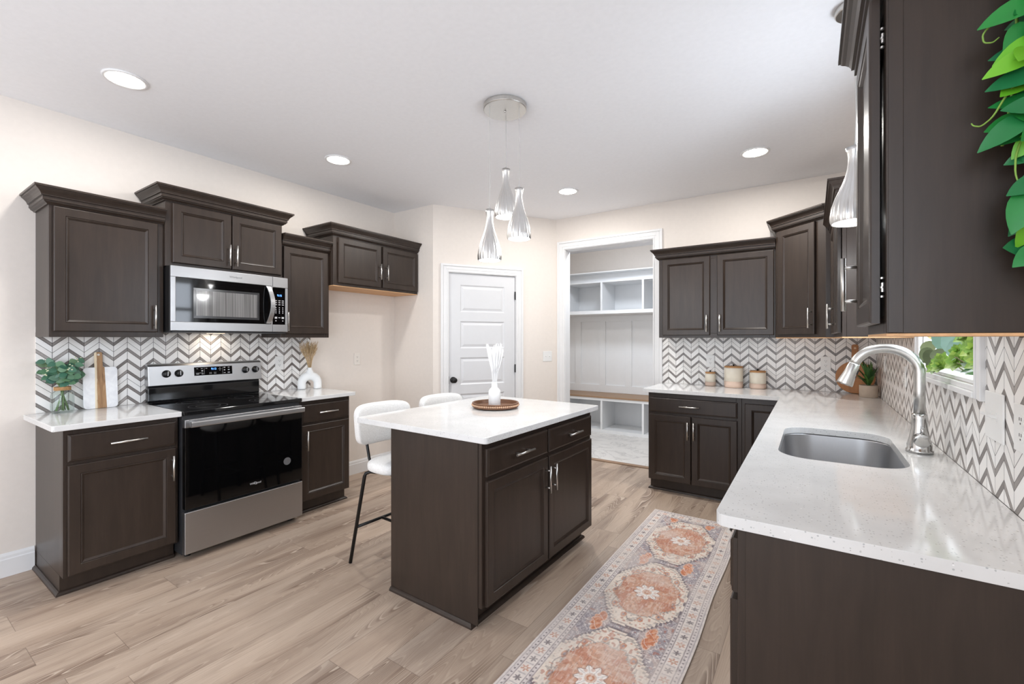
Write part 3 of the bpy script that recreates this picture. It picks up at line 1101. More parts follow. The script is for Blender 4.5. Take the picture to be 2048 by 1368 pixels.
# ================================================================== electric range
def extr_x(bm, pts, x0, x1):
    a = [bm.verts.new((x0, p[0], p[1])) for p in pts]
    c = [bm.verts.new((x1, p[0], p[1])) for p in pts]
    n = len(pts)
    bm.faces.new(a)
    bm.faces.new(c[::-1])
    for i in range(n):
        bm.faces.new([a[i], c[i], c[(i + 1) % n], a[(i + 1) % n]])
    return bm


rg = thing('electric_range', 'stainless steel electric range with black glass oven door and cooktop', 'oven', (0.655, 1.160, 0), R90)
RW = 0.762
b = BM(); box(b, 0.003, RW - 0.003, 0.032, 0.643, 0.03, 0.889)
obj('body', b, DKGREY, rg)
for x in (0.05, RW - 0.05):
    for y in (0.08, 0.58):
        b = BM(); lathe(b, [(0, 0.0005), (0.018, 0.0005), (0.018, 0.03), (0, 0.03)], (x, y, 0), 12)
        obj('foot', b, BLACKP, rg)
b = BM(); box(b, 0.002, RW - 0.002, -0.012, 0.030, 0.040, 0.296)
obj('storage_drawer', b, STEEL, rg, bevel=0.004)
dr = None
b = BM(); box(b, 0.004, RW - 0.004, -0.010, 0.030, 0.312, 0.812)
dr = obj('oven_door', b, BLACKG, rg, bevel=0.003)
b = BM(); box(b, 0.004, RW - 0.004, -0.008, 0.030, 0.8125, 0.862)
setp(obj('door_trim', b, STEEL, dr, bevel=0.003), 'steel top trim of the oven door')
b = BM()
extr_x(b, [(-0.056, 0.819), (-0.060, 0.825), (-0.060, 0.847), (-0.056, 0.853), (-0.046, 0.853), (-0.042, 0.847), (-0.042, 0.825), (-0.046, 0.819)], 0.020, RW - 0.012)
for x in (0.035, RW - 0.045):
    box(b, x, x + 0.02, -0.044, -0.006, 0.824, 0.848)
setp(obj('door_handle', b, STEEL, dr), 'wide steel oven handle')
b = BM(); lathe(b, [(0, 0), (0.027, 0), (0.027, 0.0006), (0, 0.0006)], (0, 0, 0), 28)
sm = Matrix.Translation((0.643, -0.0102, 0.470)) @ Matrix.Rotation(PI / 2, 4, 'X')
STK = M('grey_round_sticker', (96, 96, 98), 0.6, var=0.12, scale=(150, 150, 150))
setp(obj('sticker', b, STK, dr, mat4=sm), 'round grey sticker')
text('Whirlpool', 0.018, LEGEND, 'logo', dr, face_front(0.420, -0.0106, 0.371))
b = BM()
ang_ = [(-0.5 + 1.0 * k / 14) for k in range(15)]
tube(b, [(0.420 + 0.011 * math.cos(2 * PI * k / 20 + 0.6), -0.0108, 0.371 + 0.0085 * math.sin(2 * PI * k / 20 + 0.2)) for k in range(17)], 0.0011, 6)
obj('logo_swoosh', b, LEGEND, dr)
b = BM()
box(b, 0.0, RW, -0.004, 0.604, 0.889, 0.9135)
ck = obj('cooktop', b, COOKG, rg, bevel=0.004)
for (x, y, r) in ((0.2, 0.16, 0.11), (0.56, 0.16, 0.09), (0.2, 0.44, 0.08), (0.56, 0.44, 0.105)):
    b = BM()
    for rr in (r, r * 0.62):
        lathe(b, [(rr - 0.0012, 0.9138), (rr + 0.0012, 0.9138), (rr + 0.0012, 0.9136), (rr - 0.0012, 0.9136)], (x, y, 0), 48, closed=True)
    setp(obj('burner_ring', b, M('printed_burner_ring', (70, 70, 72), 0.3), ck), 'thin grey printed burner ring')
b = BM(); extr_x(b, [(0.645, 0.9136), (0.604, 0.9136), (0.598, 0.930), (0.598, 1.012), (0.604, 1.030), (0.645, 1.030)], 0.008, RW - 0.008)
bgd = obj('lower_backguard', b, COOKG, rg, bevel=0.006)
b = BM(); extr_x(b, [(0.645, 1.030), (0.572, 1.032), (0.586, 1.166), (0.594, 1.178), (0.606, 1.183), (0.645, 1.183)], 0.003, RW - 0.003)
con = obj('control_console', b, STEEL, rg, bevel=0.004)


def cony(z):
    return 0.572 + 0.014 * (z - 1.032) / 0.134


tilt = math.atan2(0.014, 0.134)
b = BM(); box(b, 0.278, 0.537, -0.0012, 0.002, -0.031, 0.031)
obj('display_panel', b, BLACKG, con, mat4=Matrix.Translation((0, cony(1.118), 1.118)) @ Matrix.Rotation(-tilt, 4, 'X'))
cm = Matrix.Translation((0, cony(1.118) - 0.0018, 1.118)) @ Matrix.Rotation(-tilt, 4, 'X')
text('9:12', 0.021, BLUELED, 'clock_digits', con, cm @ face_front(0.408, 0, 0.014))
rr_ = random.Random(3)
lgm = Matrix.Translation((0, cony(1.118) - 0.0014, 1.118)) @ Matrix.Rotation(-tilt, 4, 'X')
for sec in (((0.358, 0.02, 0.012, 0.003), (0.298, 0.02, 0.010, 0.003), (0.328, 0.02, 0.012, 0.003), (0.330, 0.003, 0.011, 0.008), (0.302, -0.012, 0.026, 0.002), (0.326, -0.012, 0.02, 0.002), (0.300, -0.020, 0.018, 0.004), (0.332, -0.020, 0.012, 0.004)),
            ((0.385, -0.013, 0.018, 0.0015), (0.385, -0.021, 0.018, 0.0015), (0.416, -0.013, 0.018, 0.0015), (0.416, -0.021, 0.018, 0.0015)),
            ((0.450, 0.022, 0.006, 0.003), (0.450, 0.012, 0.02, 0.002), (0.450, 0.002, 0.006, 0.003)),
            ((0.482, 0.021, 0.013, 0.006), (0.512, 0.021, 0.013, 0.004), (0.482, 0.002, 0.010, 0.007), (0.512, 0.003, 0.012, 0.007), (0.482, -0.019, 0.013, 0.004), (0.512, -0.018, 0.016, 0.006)),
            ((0.468, 0.0, 0.0008, 0.05),), ((0.344, 0.0, 0.0008, 0.05),)):
    b = BM()
    for (x, z, w, h) in sec:
        box(b, x - w / 2, x + w / 2, -0.0006, 0.0, z - h / 2, z + h / 2)
    obj('display_legend' if len(sec) > 1 else 'display_divider', b, LEGEND, con, mat4=lgm)
for x in (0.108, 0.183, 0.635, 0.711):
    b = BM()
    lathe(b, [(0, 0.0), (0.026, 0.0), (0.026, 0.006), (0.021, 0.010), (0.019, 0.026), (0.016, 0.029), (0, 0.029)], (0, 0, 0), 28)
    km = Matrix.Translation((x, cony(1.112), 1.112)) @ Matrix.Rotation(-tilt, 4, 'X') @ Matrix.Rotation(PI / 2, 4, 'X')
    k_ = obj('knob', b, BLACKP, con, mat4=km, smooth=True)
    b = BM(); box(b, -0.0022, 0.0022, -0.016, 0.016, 0.0285, 0.033)
    obj('knob_grip', b, STEEL, k_, mat4=km @ Matrix.Rotation(rr_.uniform(-0.15, 0.15), 4, 'Z'), bevel=0.001)

# ================================================================== over the range microwave
mw = thing('microwave_oven', 'stainless over the range microwave hung under the two door wall cabinet', 'microwave', (0.402, 1.180, 1.400), R90)
MWH = 0.434
b = BM(); box(b, 0.0, 0.778, 0.022, 0.395, 0.006, MWH)
obj('body', b, BLACKP, mw, bevel=0.002)
b = BM()
box(b, 0.0, 0.658, 0.0, 0.0215, 0.362, MWH); box(b, 0.0, 0.658, 0.0, 0.0215, 0.012, 0.070)
box(b, 0.0, 0.028, 0.0, 0.0215, 0.070, 0.362); box(b, 0.648, 0.658, 0.0, 0.0215, 0.070, 0.362)
md = obj('door', b, STEEL, mw, bevel=0.002)
b = BM(); box(b, 0.0285, 0.6475, 0.003, 0.02, 0.0705, 0.3615)
mg = obj('door_glass', b, BLACKG, md)
m_, t_ = newmat('perforated_screen_behind_glass')
f_ = t_.noise(t_.coords((90, 90, 1.2)), 1.0, 3)
t_.link(t_.ramp(f_, [(0.3, lin((92, 91, 90))), (0.7, lin((140, 139, 138)))]), t_.b.inputs['Base Color'])
t_.b.inputs['Roughness'].default_value = 0.12
t_.b.inputs['Coat Weight'].default_value = 0.6
t_.b.inputs['Coat Roughness'].default_value = 0.04
b = BM(); ringpanel(b, 0.130, 0.560, 0.098, 0.300, [(0, 0.003), (0, 0.0022), (0.016, 0.0024)], back=False)
obj('screen_border', b, M('grey_window_border', (58, 58, 59), 0.15, coat=0.4), mg)
b = BM(); box(b, 0.146, 0.544, 0.0014, 0.0021, 0.114, 0.284)
setp(obj('window_screen', b, m_, mg), 'grey perforated viewing screen')
b = BM()
N = 14
va = []
for k in range(N + 1):
    t = k / N
    z = 0.073 + 0.286 * t
    yo = -0.006 - 0.048 * math.sin(PI * t) ** 0.8
    xo = 0.0 + 0.012 * math.sin(PI * t)
    va.append([b.verts.new(p) for p in ((0.606 + xo, yo, z), (0.640 + xo, yo, z), (0.640 + xo, yo + 0.008, z), (0.606 + xo, yo + 0.008, z))])
for p, q in zip(va[:-1], va[1:]):
    for k in range(4):
        b.faces.new([p[k], p[(k + 1) % 4], q[(k + 1) % 4], q[k]])
b.faces.new(va[0]); b.faces.new(va[-1][::-1])
box(b, 0.612, 0.638, -0.010, 0.004, 0.073, 0.090); box(b, 0.612, 0.638, -0.010, 0.004, 0.342, 0.359)
setp(obj('handle', b, STEELV, md, bevel=0.0015), 'bowed steel handle')
b = BM()
box(b, 0.6595, 0.778, 0.0, 0.0215, 0.354, MWH); box(b, 0.6595, 0.778, 0.0, 0.0215, 0.012, 0.068); box(b, 0.757, 0.778, 0.0, 0.0215, 0.068, 0.354)
cpn = obj('control_surround', b, STEEL, mw, bevel=0.003)
b = BM(); box(b, 0.6595, 0.7565, 0.002, 0.0215, 0.0685, 0.3535)
cp = obj('control_panel', b, BLACKG, mw)
text('9:15', 0.021, BLUELED, 'clock_digits', cp, face_front(0.712, 0.0014, 0.293))
b = BM()
for i, x in enumerate((0.684, 0.711, 0.738)):
    for z in (0.253, 0.238, 0.222):
        box(b, x - 0.008, x + 0.008, 0.0012, 0.0019, z - 0.003, z + 0.003)
    for z in (0.199, 0.184, 0.171, 0.158):
        box(b, x - 0.003, x + 0.003, 0.0012, 0.0019, z - 0.004, z + 0.004)
    if i != 1:
        box(b, x - 0.009, x + 0.009, 0.0012, 0.0019, 0.114, 0.128)
        box(b, x - 0.004, x + 0.004, 0.0012, 0.0019, 0.094, 0.101)
    else:
        box(b, x - 0.008, x + 0.008, 0.0012, 0.0019, 0.120, 0.124)
obj('keypad_legends', b, LEGEND, cp)
text('Whirlpool', 0.020, M('engraved_grey_lettering', (120, 120, 120), 0.5), 'logo', md, face_front(0.394, -0.0004, 0.398))
b = BM(); box(b, 0.012, 0.766, 0.012, 0.38, 0.0, 0.0058)
uv_ = obj('underside_vent', b, DKGREY, mw)
b = BM(); box(b, 0.34, 0.44, 0.27, 0.33, -0.002, 0.0)
obj('cooktop_lamp', b, M('lit_cooktop_lamp', (255, 224, 190), 0.5, var=0.0, emit=2.5), uv_)
l_ = area('cooktop_glow', (0.39, 0.30, -0.004), (0, 0, 0), 0.10, 0.06, 0.45, (1.0, 0.86, 0.70))
l_.parent = mw

# ================================================================== ceiling lights
def downlight(label, x, y, power=15):
    r = thing('ceiling_downlight', label, 'ceiling light', (x, y, CE), 0, 'round recessed ceiling downlights')
    b = BM(); lathe(b, [(0.098, -0.0008), (0.098, -0.005), (0.092, -0.009), (0.078, -0.007), (0.074, -0.0025), (0.074, -0.0008)], (0, 0, 0), 40, closed=True)
    obj('trim_ring', b, TRIMM, r, smooth=True)
    b = BM(); lathe(b, [(0.0735, -0.001), (0.0735, -0.006), (0.068, -0.010), (0.045, -0.013), (0, -0.0145)], (0, 0, 0), 40)
    obj('diffuser', b, LAMPM, r, smooth=True)
    l = area('downlight_glow', (0, 0, -0.017), (0, 0, 0), 0.14, 0.14, power, (1.0, 0.97, 0.93), 'DISK')
    l.parent = r
    return r


downlight('recessed ceiling light nearest the viewer, above the left base cabinet', 0.786, 0.845, 7)
downlight('recessed ceiling light near the left wall, above the fridge alcove side', 0.786, 2.14, 9)
downlight('recessed ceiling light in front of the cased opening', 1.93, 3.79)
downlight('recessed ceiling light above the far counter with the canisters', 3.483, 3.774)
area('mudroom_glow', (1.9, 5.15, CE - 0.02), (0.25, 0, 0), 0.6, 0.5, 32, (0.90, 0.97, 1.06), 'DISK')

SHP = [(0.066, 0.0), (0.069, 0.010), (0.0695, 0.03), (0.0655, 0.065), (0.056, 0.100), (0.043, 0.135), (0.0315, 0.168), (0.0235, 0.200), (0.0195, 0.232), (0.0195, 0.258), (0.0225, 0.280), (0.0265, 0.296)]


def shade_parts(root, x, y, zb, zc, sr=1.0, sh=1.0, power=4.0, cat=None):
    """shade hanging with its rim at zb, its cord up to zc"""
    b = BM()
    pr = [(r * sr, z * sh) for r, z in SHP]
    inner = [(max(0.004, r * sr - 0.0022), z * sh) for r, z in SHP[:-1]] + [(SHP[-1][0] * sr - 0.004, SHP[-1][1] * sh - 0.0005)]
    lathe(b, [(r, z) for r, z in pr] + [(0.004, pr[-1][1] - 0.0005)], (x, y, zb), 132)
    for v in b.verts:
        dx, dy = v.co.x - x, v.co.y - y
        rr_ = math.hypot(dx, dy)
        if rr_ > 0.008:
            k_ = 1 + 0.020 * math.cos(22 * math.atan2(dy, dx)) * min(1.0, (zb + pr[-1][1] - v.co.z) / 0.06)
            v.co.x, v.co.y = x + dx * k_, y + dy * k_
    s = obj('shade', b, NICKELP, root, smooth=True)
    b = BM()
    lathe(b, [(r - 0.0025, z + 0.001) for r, z in pr[:7]], (x, y, zb), 40)
    setp(obj('shade_lining', b, GLOWIN, s, smooth=True), 'white inner lining of the shade')
    b = BM(); lathe(b, [(0, 0.012), (0.04 * sr, 0.012), (0.06 * sr, 0.016), (0.061 * sr, 0.022), (0.03, 0.05), (0.014, 0.075), (0, 0.08)], (x, y, zb), 32)
    obj('bulb', b, BULBM, s, smooth=True)
    b = BM(); tube(b, [(x, y, zb + pr[-1][1] - 0.001), (x, y, zb + pr[-1][1] + 0.02)], [0.006, 0.003], 10)
    tube(b, [(x, y, zb + pr[-1][1] + 0.02), (x + 0.003, y, (zb + zc) / 2), (x, y, zc)], 0.0019, 8)
    obj('cord', b, WIRE, root)
    ld = bpy.data.lights.new('pendant_glow', 'POINT')
    ld.energy = power
    ld.color = (0.97, 0.985, 1.0)
    ld.shadow_soft_size = 0.05
    l = bpy.data.objects.new('pendant_glow', ld)
    COL.objects.link(l)
    l.location = (x, y, zb - 0.004)
    l.parent = root
    return s


pc = thing('pendant_cluster', 'three light pendant with brushed bottle shaped shades above the island', 'pendant light', (2.316, 2.197, CE))
b = BM(); lathe(b, [(0, -0.0008), (0.126, -0.0008), (0.128, -0.003), (0.128, -0.027), (0.125, -0.030), (0, -0.030)], (0, 0, 0), 56)
obj('canopy', b, NICKEL, pc, bevel=0.001)
b = BM(); lathe(b, [(0, -0.030), (0.006, -0.030), (0.006, -0.036), (0.003, -0.040), (0, -0.040)], (0, 0, 0), 12)
obj('finial', b, CHROME, pc, smooth=True)
PCL = [(-0.047, -0.090, 1.815), (0.096, 0.006, 1.940), (-0.052, 0.086, 2.108)]
for (x, y, zb) in PCL:
    shade_parts(pc, x, y, zb - CE, -0.030)
sp_ = thing('pendant_light', 'single brushed bottle shaped pendant hanging over the sink', 'pendant light', (3.984, 2.35, CE))
b = BM(); lathe(b, [(0, -0.0008), (0.068, -0.0008), (0.070, -0.003), (0.070, -0.024), (0.066, -0.028), (0, -0.028)], (0, 0, 0), 40)
obj('canopy', b, NICKEL, sp_, bevel=0.001)
shade_parts(sp_, 0, 0, 1.842 - CE, -0.028, 1.24, 1.06, 4.0)

# ================================================================== wall plates
def outlet(label, loc, rz, mat=WHITEP, name='wall_outlet', w=0.072, h=0.118):
    r = thing(name, label, 'outlet', loc, rz, 'duplex wall outlets')
    b = BM(); box(b, -w / 2, w / 2, -0.0055, -0.0004, -h / 2, h / 2)
    obj('plate', b, mat, r, bevel=0.0025)
    for z in (-0.0195, 0.0195):
        b = BM(); prism(b, rrect(-0.0165, 0.0165, -0.014, 0.014, 0.008, 4), 0, 0.0012)
        so = obj('socket', b, mat, r, mat4=Matrix.Translation((0, -0.0055, z)) @ Matrix.Rotation(PI / 2, 4, 'X'))
        b = BM()
        for x in (-0.006, 0.006):
            box(b, x - 0.0012, x + 0.0012, -0.0072, -0.0066, z + 0.000, z + 0.008)
        tube(b, [(0, -0.0066, z - 0.007), (0, -0.0072, z - 0.007)], 0.0026, 8)
        obj('slots', b, SLOTM, so)
    return r


def switch(label, loc, rz, n=2, w=0.116, h=0.118, lev=0.012):
    r = thing('light_switch', label, 'light switch', loc, rz)
    b = BM(); box(b, -w / 2, w / 2, -0.0055, -0.0004, -h / 2, h / 2)
    obj('plate', b, WHITEP, r, bevel=0.0025)
    for i in range(n):
        x = (i - (n - 1) / 2) * 0.046
        b = BM(); box(b, x - 0.0048, x + 0.0048, -0.0065, -0.005, -0.012, 0.012)
        tube(b, [(x, -0.005, 0), (x, -0.006 - lev, 0.006)], [0.005, 0.0038], 8)
        obj('toggle', b, WHITEP, r)
    return r


outlet('white outlet on the chevron tile between the range and the arch vase', (0.0082, 2.105, 1.150), R90)
outlet('off white outlet low on the bare wall of the fridge alcove', (0.0002, 2.908, 1.154), R90, IVORYP)
outlet('white outlet on the far chevron tile above the smallest canister', (3.025, YB - 0.0082, 1.146), 0)
outlet('white outlet on the far chevron tile left of the faucet spout', (3.930, YB - 0.0082, 1.150), 0)
outlet('white outlet on the right tile wall nearest the corner plant', (XR - 0.0082, 4.11, 1.180), -R90)
outlet('white outlet on the right tile wall seen under the faucet arch', (XR - 0.0082, 3.27, 1.150), -R90)
outlet('white plate at the right edge beside the switch below the window', (XR - 0.0082, 1.598, 1.138), -R90, w=0.1)
switch('white switch plate with a toggle lever just below the window corner', (XR - 0.0082, 1.800, 1.140), -R90, 2, 0.150, 0.135, 0.02)
swp = dgp(1.345)
switch('white double switch plate on the diagonal wall right of the pantry door', (swp[0], swp[1], 1.158), DGA)

# ================================================================== bar stools
def stool(label, loc, rz):
    r = thing('bar_stool', label, 'bar stool', loc, rz, 'white upholstered bar stools')
    def superell(rx, ry, rz_, p, cz, cy, bend=0.0, taper=0.0, nu=44, nv=18, ez=0.6):
        bm = BM()
        rows = []
        for j in range(nv + 1):
            ph = -PI / 2 + PI * j / nv
            sz = math.copysign(abs(math.sin(ph)) ** ez, math.sin(ph))
            cz_ = abs(math.cos(ph)) ** ez
            row = []
            for i in range(nu):
                th = 2 * PI * i / nu
                x = rx * cz_ * math.copysign(abs(math.cos(th)) ** p, math.cos(th))
                y = ry * cz_ * math.copysign(abs(math.sin(th)) ** p, math.sin(th))
                row.append((x, y, rz_ * sz))
            rows.append(row)
        vr = []
        for row in rows:
            vv = []
            for (x, y, z) in row:
                x *= 1 - taper * (0.5 - 0.5 * z / rz_)
                y2 = y + bend * x * x
                vv.append(bm.verts.new((x, y2 + cy, z + cz)))
            vr.append(vv)
        for a, c in zip(vr[1:-2], vr[2:-1]):
            for k in range(nu):
                bm.faces.new([a[k], a[(k + 1) % nu], c[(k + 1) % nu], c[k]])
        for ring, flip in ((vr[1], True), (vr[-2], False)):
            bm.faces.new(ring[::-1] if flip else ring)
        for ring in (vr[0], vr[-1]):
            for v in ring:
                bm.verts.remove(v)
        return bm
    obj('seat', superell(0.205, 0.138, 0.044, 0.62, 0.612, -0.008), BOUCLE, r, smooth=True)
    obj('backrest', superell(0.212, 0.036, 0.126, 0.40, 0.830, -0.236, bend=1.1, taper=0.14, ez=0.42), BOUCLE, r, smooth=True)
    for sx in (-1, 1):
        b = BM(); tube(b, [(sx * 0.10, -0.02, 0.566), (sx * 0.15, -0.118, 0.566), (sx * 0.168, -0.138, 0.556), (sx * 0.172, -0.145, 0.54), (sx * 0.195, -0.255, 0.001)], 0.0105, 10)
        obj('leg', b, BLACKM, r, smooth=True)
        b = BM(); tube(b, [(sx * 0.10, 0.0, 0.566), (sx * 0.135, 0.092, 0.566), (sx * 0.142, 0.104, 0.550), (sx * 0.155, 0.122, 0.001)], 0.0105, 10)
        obj('leg', b, BLACKM, r, smooth=True)
        b = BM(); tube(b, [(sx * 0.115, -0.06, 0.575), (sx * 0.118, -0.150, 0.590), (sx * 0.116, -0.178, 0.63), (sx * 0.112, -0.208, 0.72), (sx * 0.105, -0.220, 0.78)], 0.0085, 10)
        obj('back_post', b, BLACKM, r, smooth=True)
    for yy, hw in ((-0.209, 0.187), (0.114, 0.150)):
        b = BM(); tube(b, [(-hw, yy, 0.225), (hw, yy, 0.225)], 0.009, 10)
        obj('stretcher', b, BLACKM, r, smooth=True)
    b = BM(); tube(b, [(0, -0.209, 0.225), (0, 0.114, 0.225)], 0.009, 10)
    obj('center_stretcher', b, BLACKM, r, smooth=True)
    return r


stool('white upholstered bar stool at the island corner nearest the viewer', (1.772, 1.900, 0), -R90 - 0.05)
stool('white upholstered bar stool farther along the island, only its back top showing', (1.800, 2.410, 0), -R90 - 0.03)

# ================================================================== rug
def rug():
    Wd, Ln, st = 0.612, 2.62, 0.0025
    nu, nv = int(Wd / st) + 1, int(Ln / st) + 1
    U, V = np.meshgrid(np.linspace(0, Wd, nu), np.linspace(0, Ln, nv))
    rs = np.random.RandomState(5)

    def vnoise(fu, fv, seed):
        r = np.random.RandomState(seed)
        gu, gv = int(Wd * fu) + 3, int(Ln * fv) + 3
        g = r.rand(gv, gu)
        x, y = U * fu, V * fv
        xi, yi = x.astype(int), y.astype(int)
        xf, yf = x - xi, y - yi
        xf, yf = xf * xf * (3 - 2 * xf), yf * yf * (3 - 2 * yf)
        return (g[yi, xi] * (1 - xf) + g[yi, xi + 1] * xf) * (1 - yf) + (g[yi + 1, xi] * (1 - xf) + g[yi + 1, xi + 1] * xf) * yf
    L3 = lambda c: np.array(lin(c)[:3])
    cream, light, rust, drust, slate, dk, pink = L3((226, 213, 200)), L3((234, 227, 222)), L3((196, 142, 114)), L3((178, 104, 76)), L3((158, 149, 154)), L3((106, 96, 100)), L3((214, 186, 170))
    C = np.zeros(U.shape + (3,))

    def put(mask, col, a=1.0):
        mm = (mask * a)[..., None] if mask.dtype != bool else (mask.astype(float) * a)[..., None]
        C[:] = C * (1 - mm) + col * mm
    n1, n2, n3 = vnoise(28, 28, 1), vnoise(70, 70, 2), vnoise(160, 90, 3)
    C[:] = slate
    put(n1 > 0.62, pink, 0.35)
    put(np.abs(n2 - 0.5) < 0.035, light, 0.8)
    put(n2 > 0.84, drust, 0.55)
    E = np.minimum(np.minimum(U, Wd - U), np.minimum(V, Ln - V))     # distance to the edge
    bw = 0.108
    P, q0 = 0.73, 0.685
    ce = q0 + P * np.round((V - q0) / P)
    du, dv = U - Wd / 2, V - ce
    jit = (vnoise(22, 22, 8) - 0.5) * 0.05
    stp = lambda a, s: np.round(a / s) * s
    sdu, sdv = np.abs(stp(du, 0.012)), np.abs(stp(dv, 0.012))
    D = np.maximum(np.maximum(sdu / 0.194, sdv / 0.335), (sdu / 0.194 + sdv / 0.335) * 0.74) + jit
    put((D < 1.05) & (D >= 1.0), dk, 0.7)
    put(D < 1.0, cream)
    put((D < 0.97) & (D > 0.94), dk, 0.45)
    ang = np.arctan2(dv / 0.315, du / 0.188)
    rad = np.sqrt((du / 0.188) ** 2 + (dv / 0.315) ** 2)
    # floral figures inside the cream zone
    fl = np.cos(ang * 8) * 0.10 + 0.80
    put((D < 0.93) & (np.abs(rad - fl) < 0.018), dk, 0.55)
    fm = ((ang * 12 / (2 * PI)) % 1 - 0.5)
    put((D < 0.95) & (np.hypot(fm * 0.42, rad - 0.83) < 0.07), rust, 0.85)
    put((D < 0.95) & (np.hypot(fm * 0.42, rad - 0.83) < 0.03), slate, 0.9)
    put((D < 0.95) & (D > 0.66) & (n2 > 0.72), drust, 0.6)
    put((D < 0.95) & (D > 0.66) & (n2 < 0.2), dk, 0.4)
    D2 = np.maximum(np.maximum(sdu / 0.142, sdv / 0.215), (sdu / 0.142 + sdv / 0.215) * 0.70) + jit * 1.6
    put((D2 < 1.05) & (D2 > 0.99), dk, 0.4)
    put(D2 < 1.0, rust, 0.85)
    put((D2 < 1.0) & (n2 > 0.6), pink, 0.6)
    put((D2 < 1.0) & (np.abs(n2 - 0.45) < 0.03), dk, 0.4)
    put((D2 < 1.0) & (n1 > 0.62), drust, 0.45)
    # rosette
    rr = np.hypot(du, dv * 0.92)
    pet = 0.057 + 0.009 * np.cos(np.arctan2(dv, du) * 9)
    put(rr < pet + 0.006, dk, 0.5)
    put(rr < pet, light)
    pa = (np.arctan2(dv, du) * 9 / (2 * PI)) % 1 - 0.5
    put((rr > 0.024) & (np.hypot(pa * 0.035, rr - 0.042) < 0.009), rust, 0.5)
    put((np.abs(pa) > 0.46) & (rr < pet) & (rr > 0.022), dk, 0.5)
    put(rr < 0.025, pink)
    put((rr < 0.016) & (rr > 0.008), rust)
    # palmettes between the medallions, both sides
    cm_ = q0 + P / 2 + P * np.round((V - q0 - P / 2) / P)
    for s in (-1, 1):
        a, c_ = (U - Wd / 2) * s - 0.108, V - cm_
        body = np.zeros(U.shape, bool)
        rim = np.zeros(U.shape, bool)
        for th, ln, wd in ((-1.35, 0.085, 0.021), (-0.75, 0.058, 0.018), (0, 0.05, 0.022), (0.75, 0.058, 0.018), (1.35, 0.085, 0.021)):
            e1, e2 = math.cos(th), math.sin(th)
            along_, across = a * e1 + c_ * e2 - ln * 0.5, -a * e2 + c_ * e1
            q = (along_ / (ln * 0.5)) ** 2 + (across / wd) ** 2
            body |= q < 0.72
            rim |= (q < 1.0)
        put(rim & (D > 1.04), L3((222, 178, 152)))
        put(body & (D > 1.04), L3((198, 124, 90)))
        put(body & (D > 1.04) & (n2 > 0.62), L3((214, 152, 118)))
    # lattice lines in the slate field
    fld = (D > 1.08)
    put(fld & (np.abs(((U + V * 0.8) / 0.06 + jit * 6) % 1 - 0.5) < 0.03), light, 0.55)
    put(fld & (np.abs(((U - V * 0.8) / 0.06 + jit * 6) % 1 - 0.5) < 0.03), light, 0.4)
    # border
    B = E < bw
    put(B, L3((220, 210, 206)))
    put(B & (n2 > 0.7), slate, 0.35)
    along = np.where(np.minimum(U, Wd - U) < np.minimum(V, Ln - V), V, U)
    bm_ = (E > 0.034) & (E < 0.086)
    put(bm_, L3((227, 217, 210)))
    f = (along / 0.062) % 1 - 0.5
    idx = np.floor(along / 0.062).astype(int) % 2
    rr2 = np.hypot(f * 0.062, E - 0.060)
    th2 = np.arctan2(E - 0.060, f * 0.062)
    star = 0.013 + 0.006 * np.cos(th2 * 6)
    put(bm_ & (idx == 0) & (rr2 < star), dk, 0.8)
    put(bm_ & (idx == 1) & (rr2 < star + 0.003), L3((198, 150, 128)), 0.85)
    put(bm_ & (idx == 1) & (rr2 < 0.006), cream)
    put(bm_ & (np.abs(np.abs(f) - 0.5) < 0.05) & (np.abs(E - 0.06) < 0.018), slate, 0.5)
    for e in (0.034, 0.086, 0.106):
        put(np.abs(E - e) < 0.0022, L3((150, 138, 138)), 0.8)
    for e0 in (0.023, 0.096):
        g = (along / 0.024) % 1 - 0.5
        put(np.hypot(g * 0.024, E - e0) < 0.0048, dk, 0.75)
    put(E < 0.013, L3((222, 212, 206)))
    put((E < 0.013) & (E > 0.010), slate, 0.6)
    # weave and wear
    wear = vnoise(9, 9, 11)
    C[:] = C * (0.90 + 0.2 * n3[..., None])
    put(np.clip((wear - 0.55) * 1.6, 0, 0.45), L3((214, 202, 194)))
    put(np.clip((vnoise(220, 40, 12) - 0.62) * 1.2, 0, 0.3), light)
    me = bpy.data.meshes.new('area_rug')
    wob = 0.004 * np.sin(V * 7.0) * (U / Wd)
    wav = 0.0010 * np.sin(V * 9 + 1) * (E < 0.08) * (1 - E / 0.08)
    co = np.stack([U - Wd / 2 + wob, V - Ln, 0.0075 + np.abs(wav)], -1).reshape(-1, 3)
    me.vertices.add(len(co))
    me.vertices.foreach_set('co', co.ravel())
    idx_ = np.arange(nu * nv).reshape(nv, nu)
    q = np.stack([idx_[:-1, :-1], idx_[:-1, 1:], idx_[1:, 1:], idx_[1:, :-1]], -1).reshape(-1, 4)
    me.loops.add(q.size)
    me.loops.foreach_set('vertex_index', q.ravel())
    me.polygons.add(len(q))
    me.polygons.foreach_set('loop_start', np.arange(0, q.size, 4))
    me.polygons.foreach_set('loop_total', np.full(len(q), 4))
    me.update()
    at = me.color_attributes.new('weave', 'FLOAT_COLOR', 'POINT')
    at.data.foreach_set('color', np.concatenate([np.clip(C, 0, 1).reshape(-1, 3), np.ones((nu * nv, 1))], 1).astype(np.float32).ravel())
    m, t = newmat('faded_persian_weave')
    a = t.new('ShaderNodeVertexColor', layer_name='weave')
    n = t.noise(t.coords((300, 300, 300)), 1.0, 2)
    t.link(t.mix(t.math('MULTIPLY', n, 0.12), a.outputs['Color'], lin((120, 108, 104))), t.b.inputs['Base Color'])
    t.b.inputs['Roughness'].default_value = 0.95
    t.bump(n, 0.2, 0.001)
    me.materials.append(m)
    o = bpy.data.objects.new('runner_rug', me)
    COL.objects.link(o)
    o.location = (3.104, 3.594, 0)
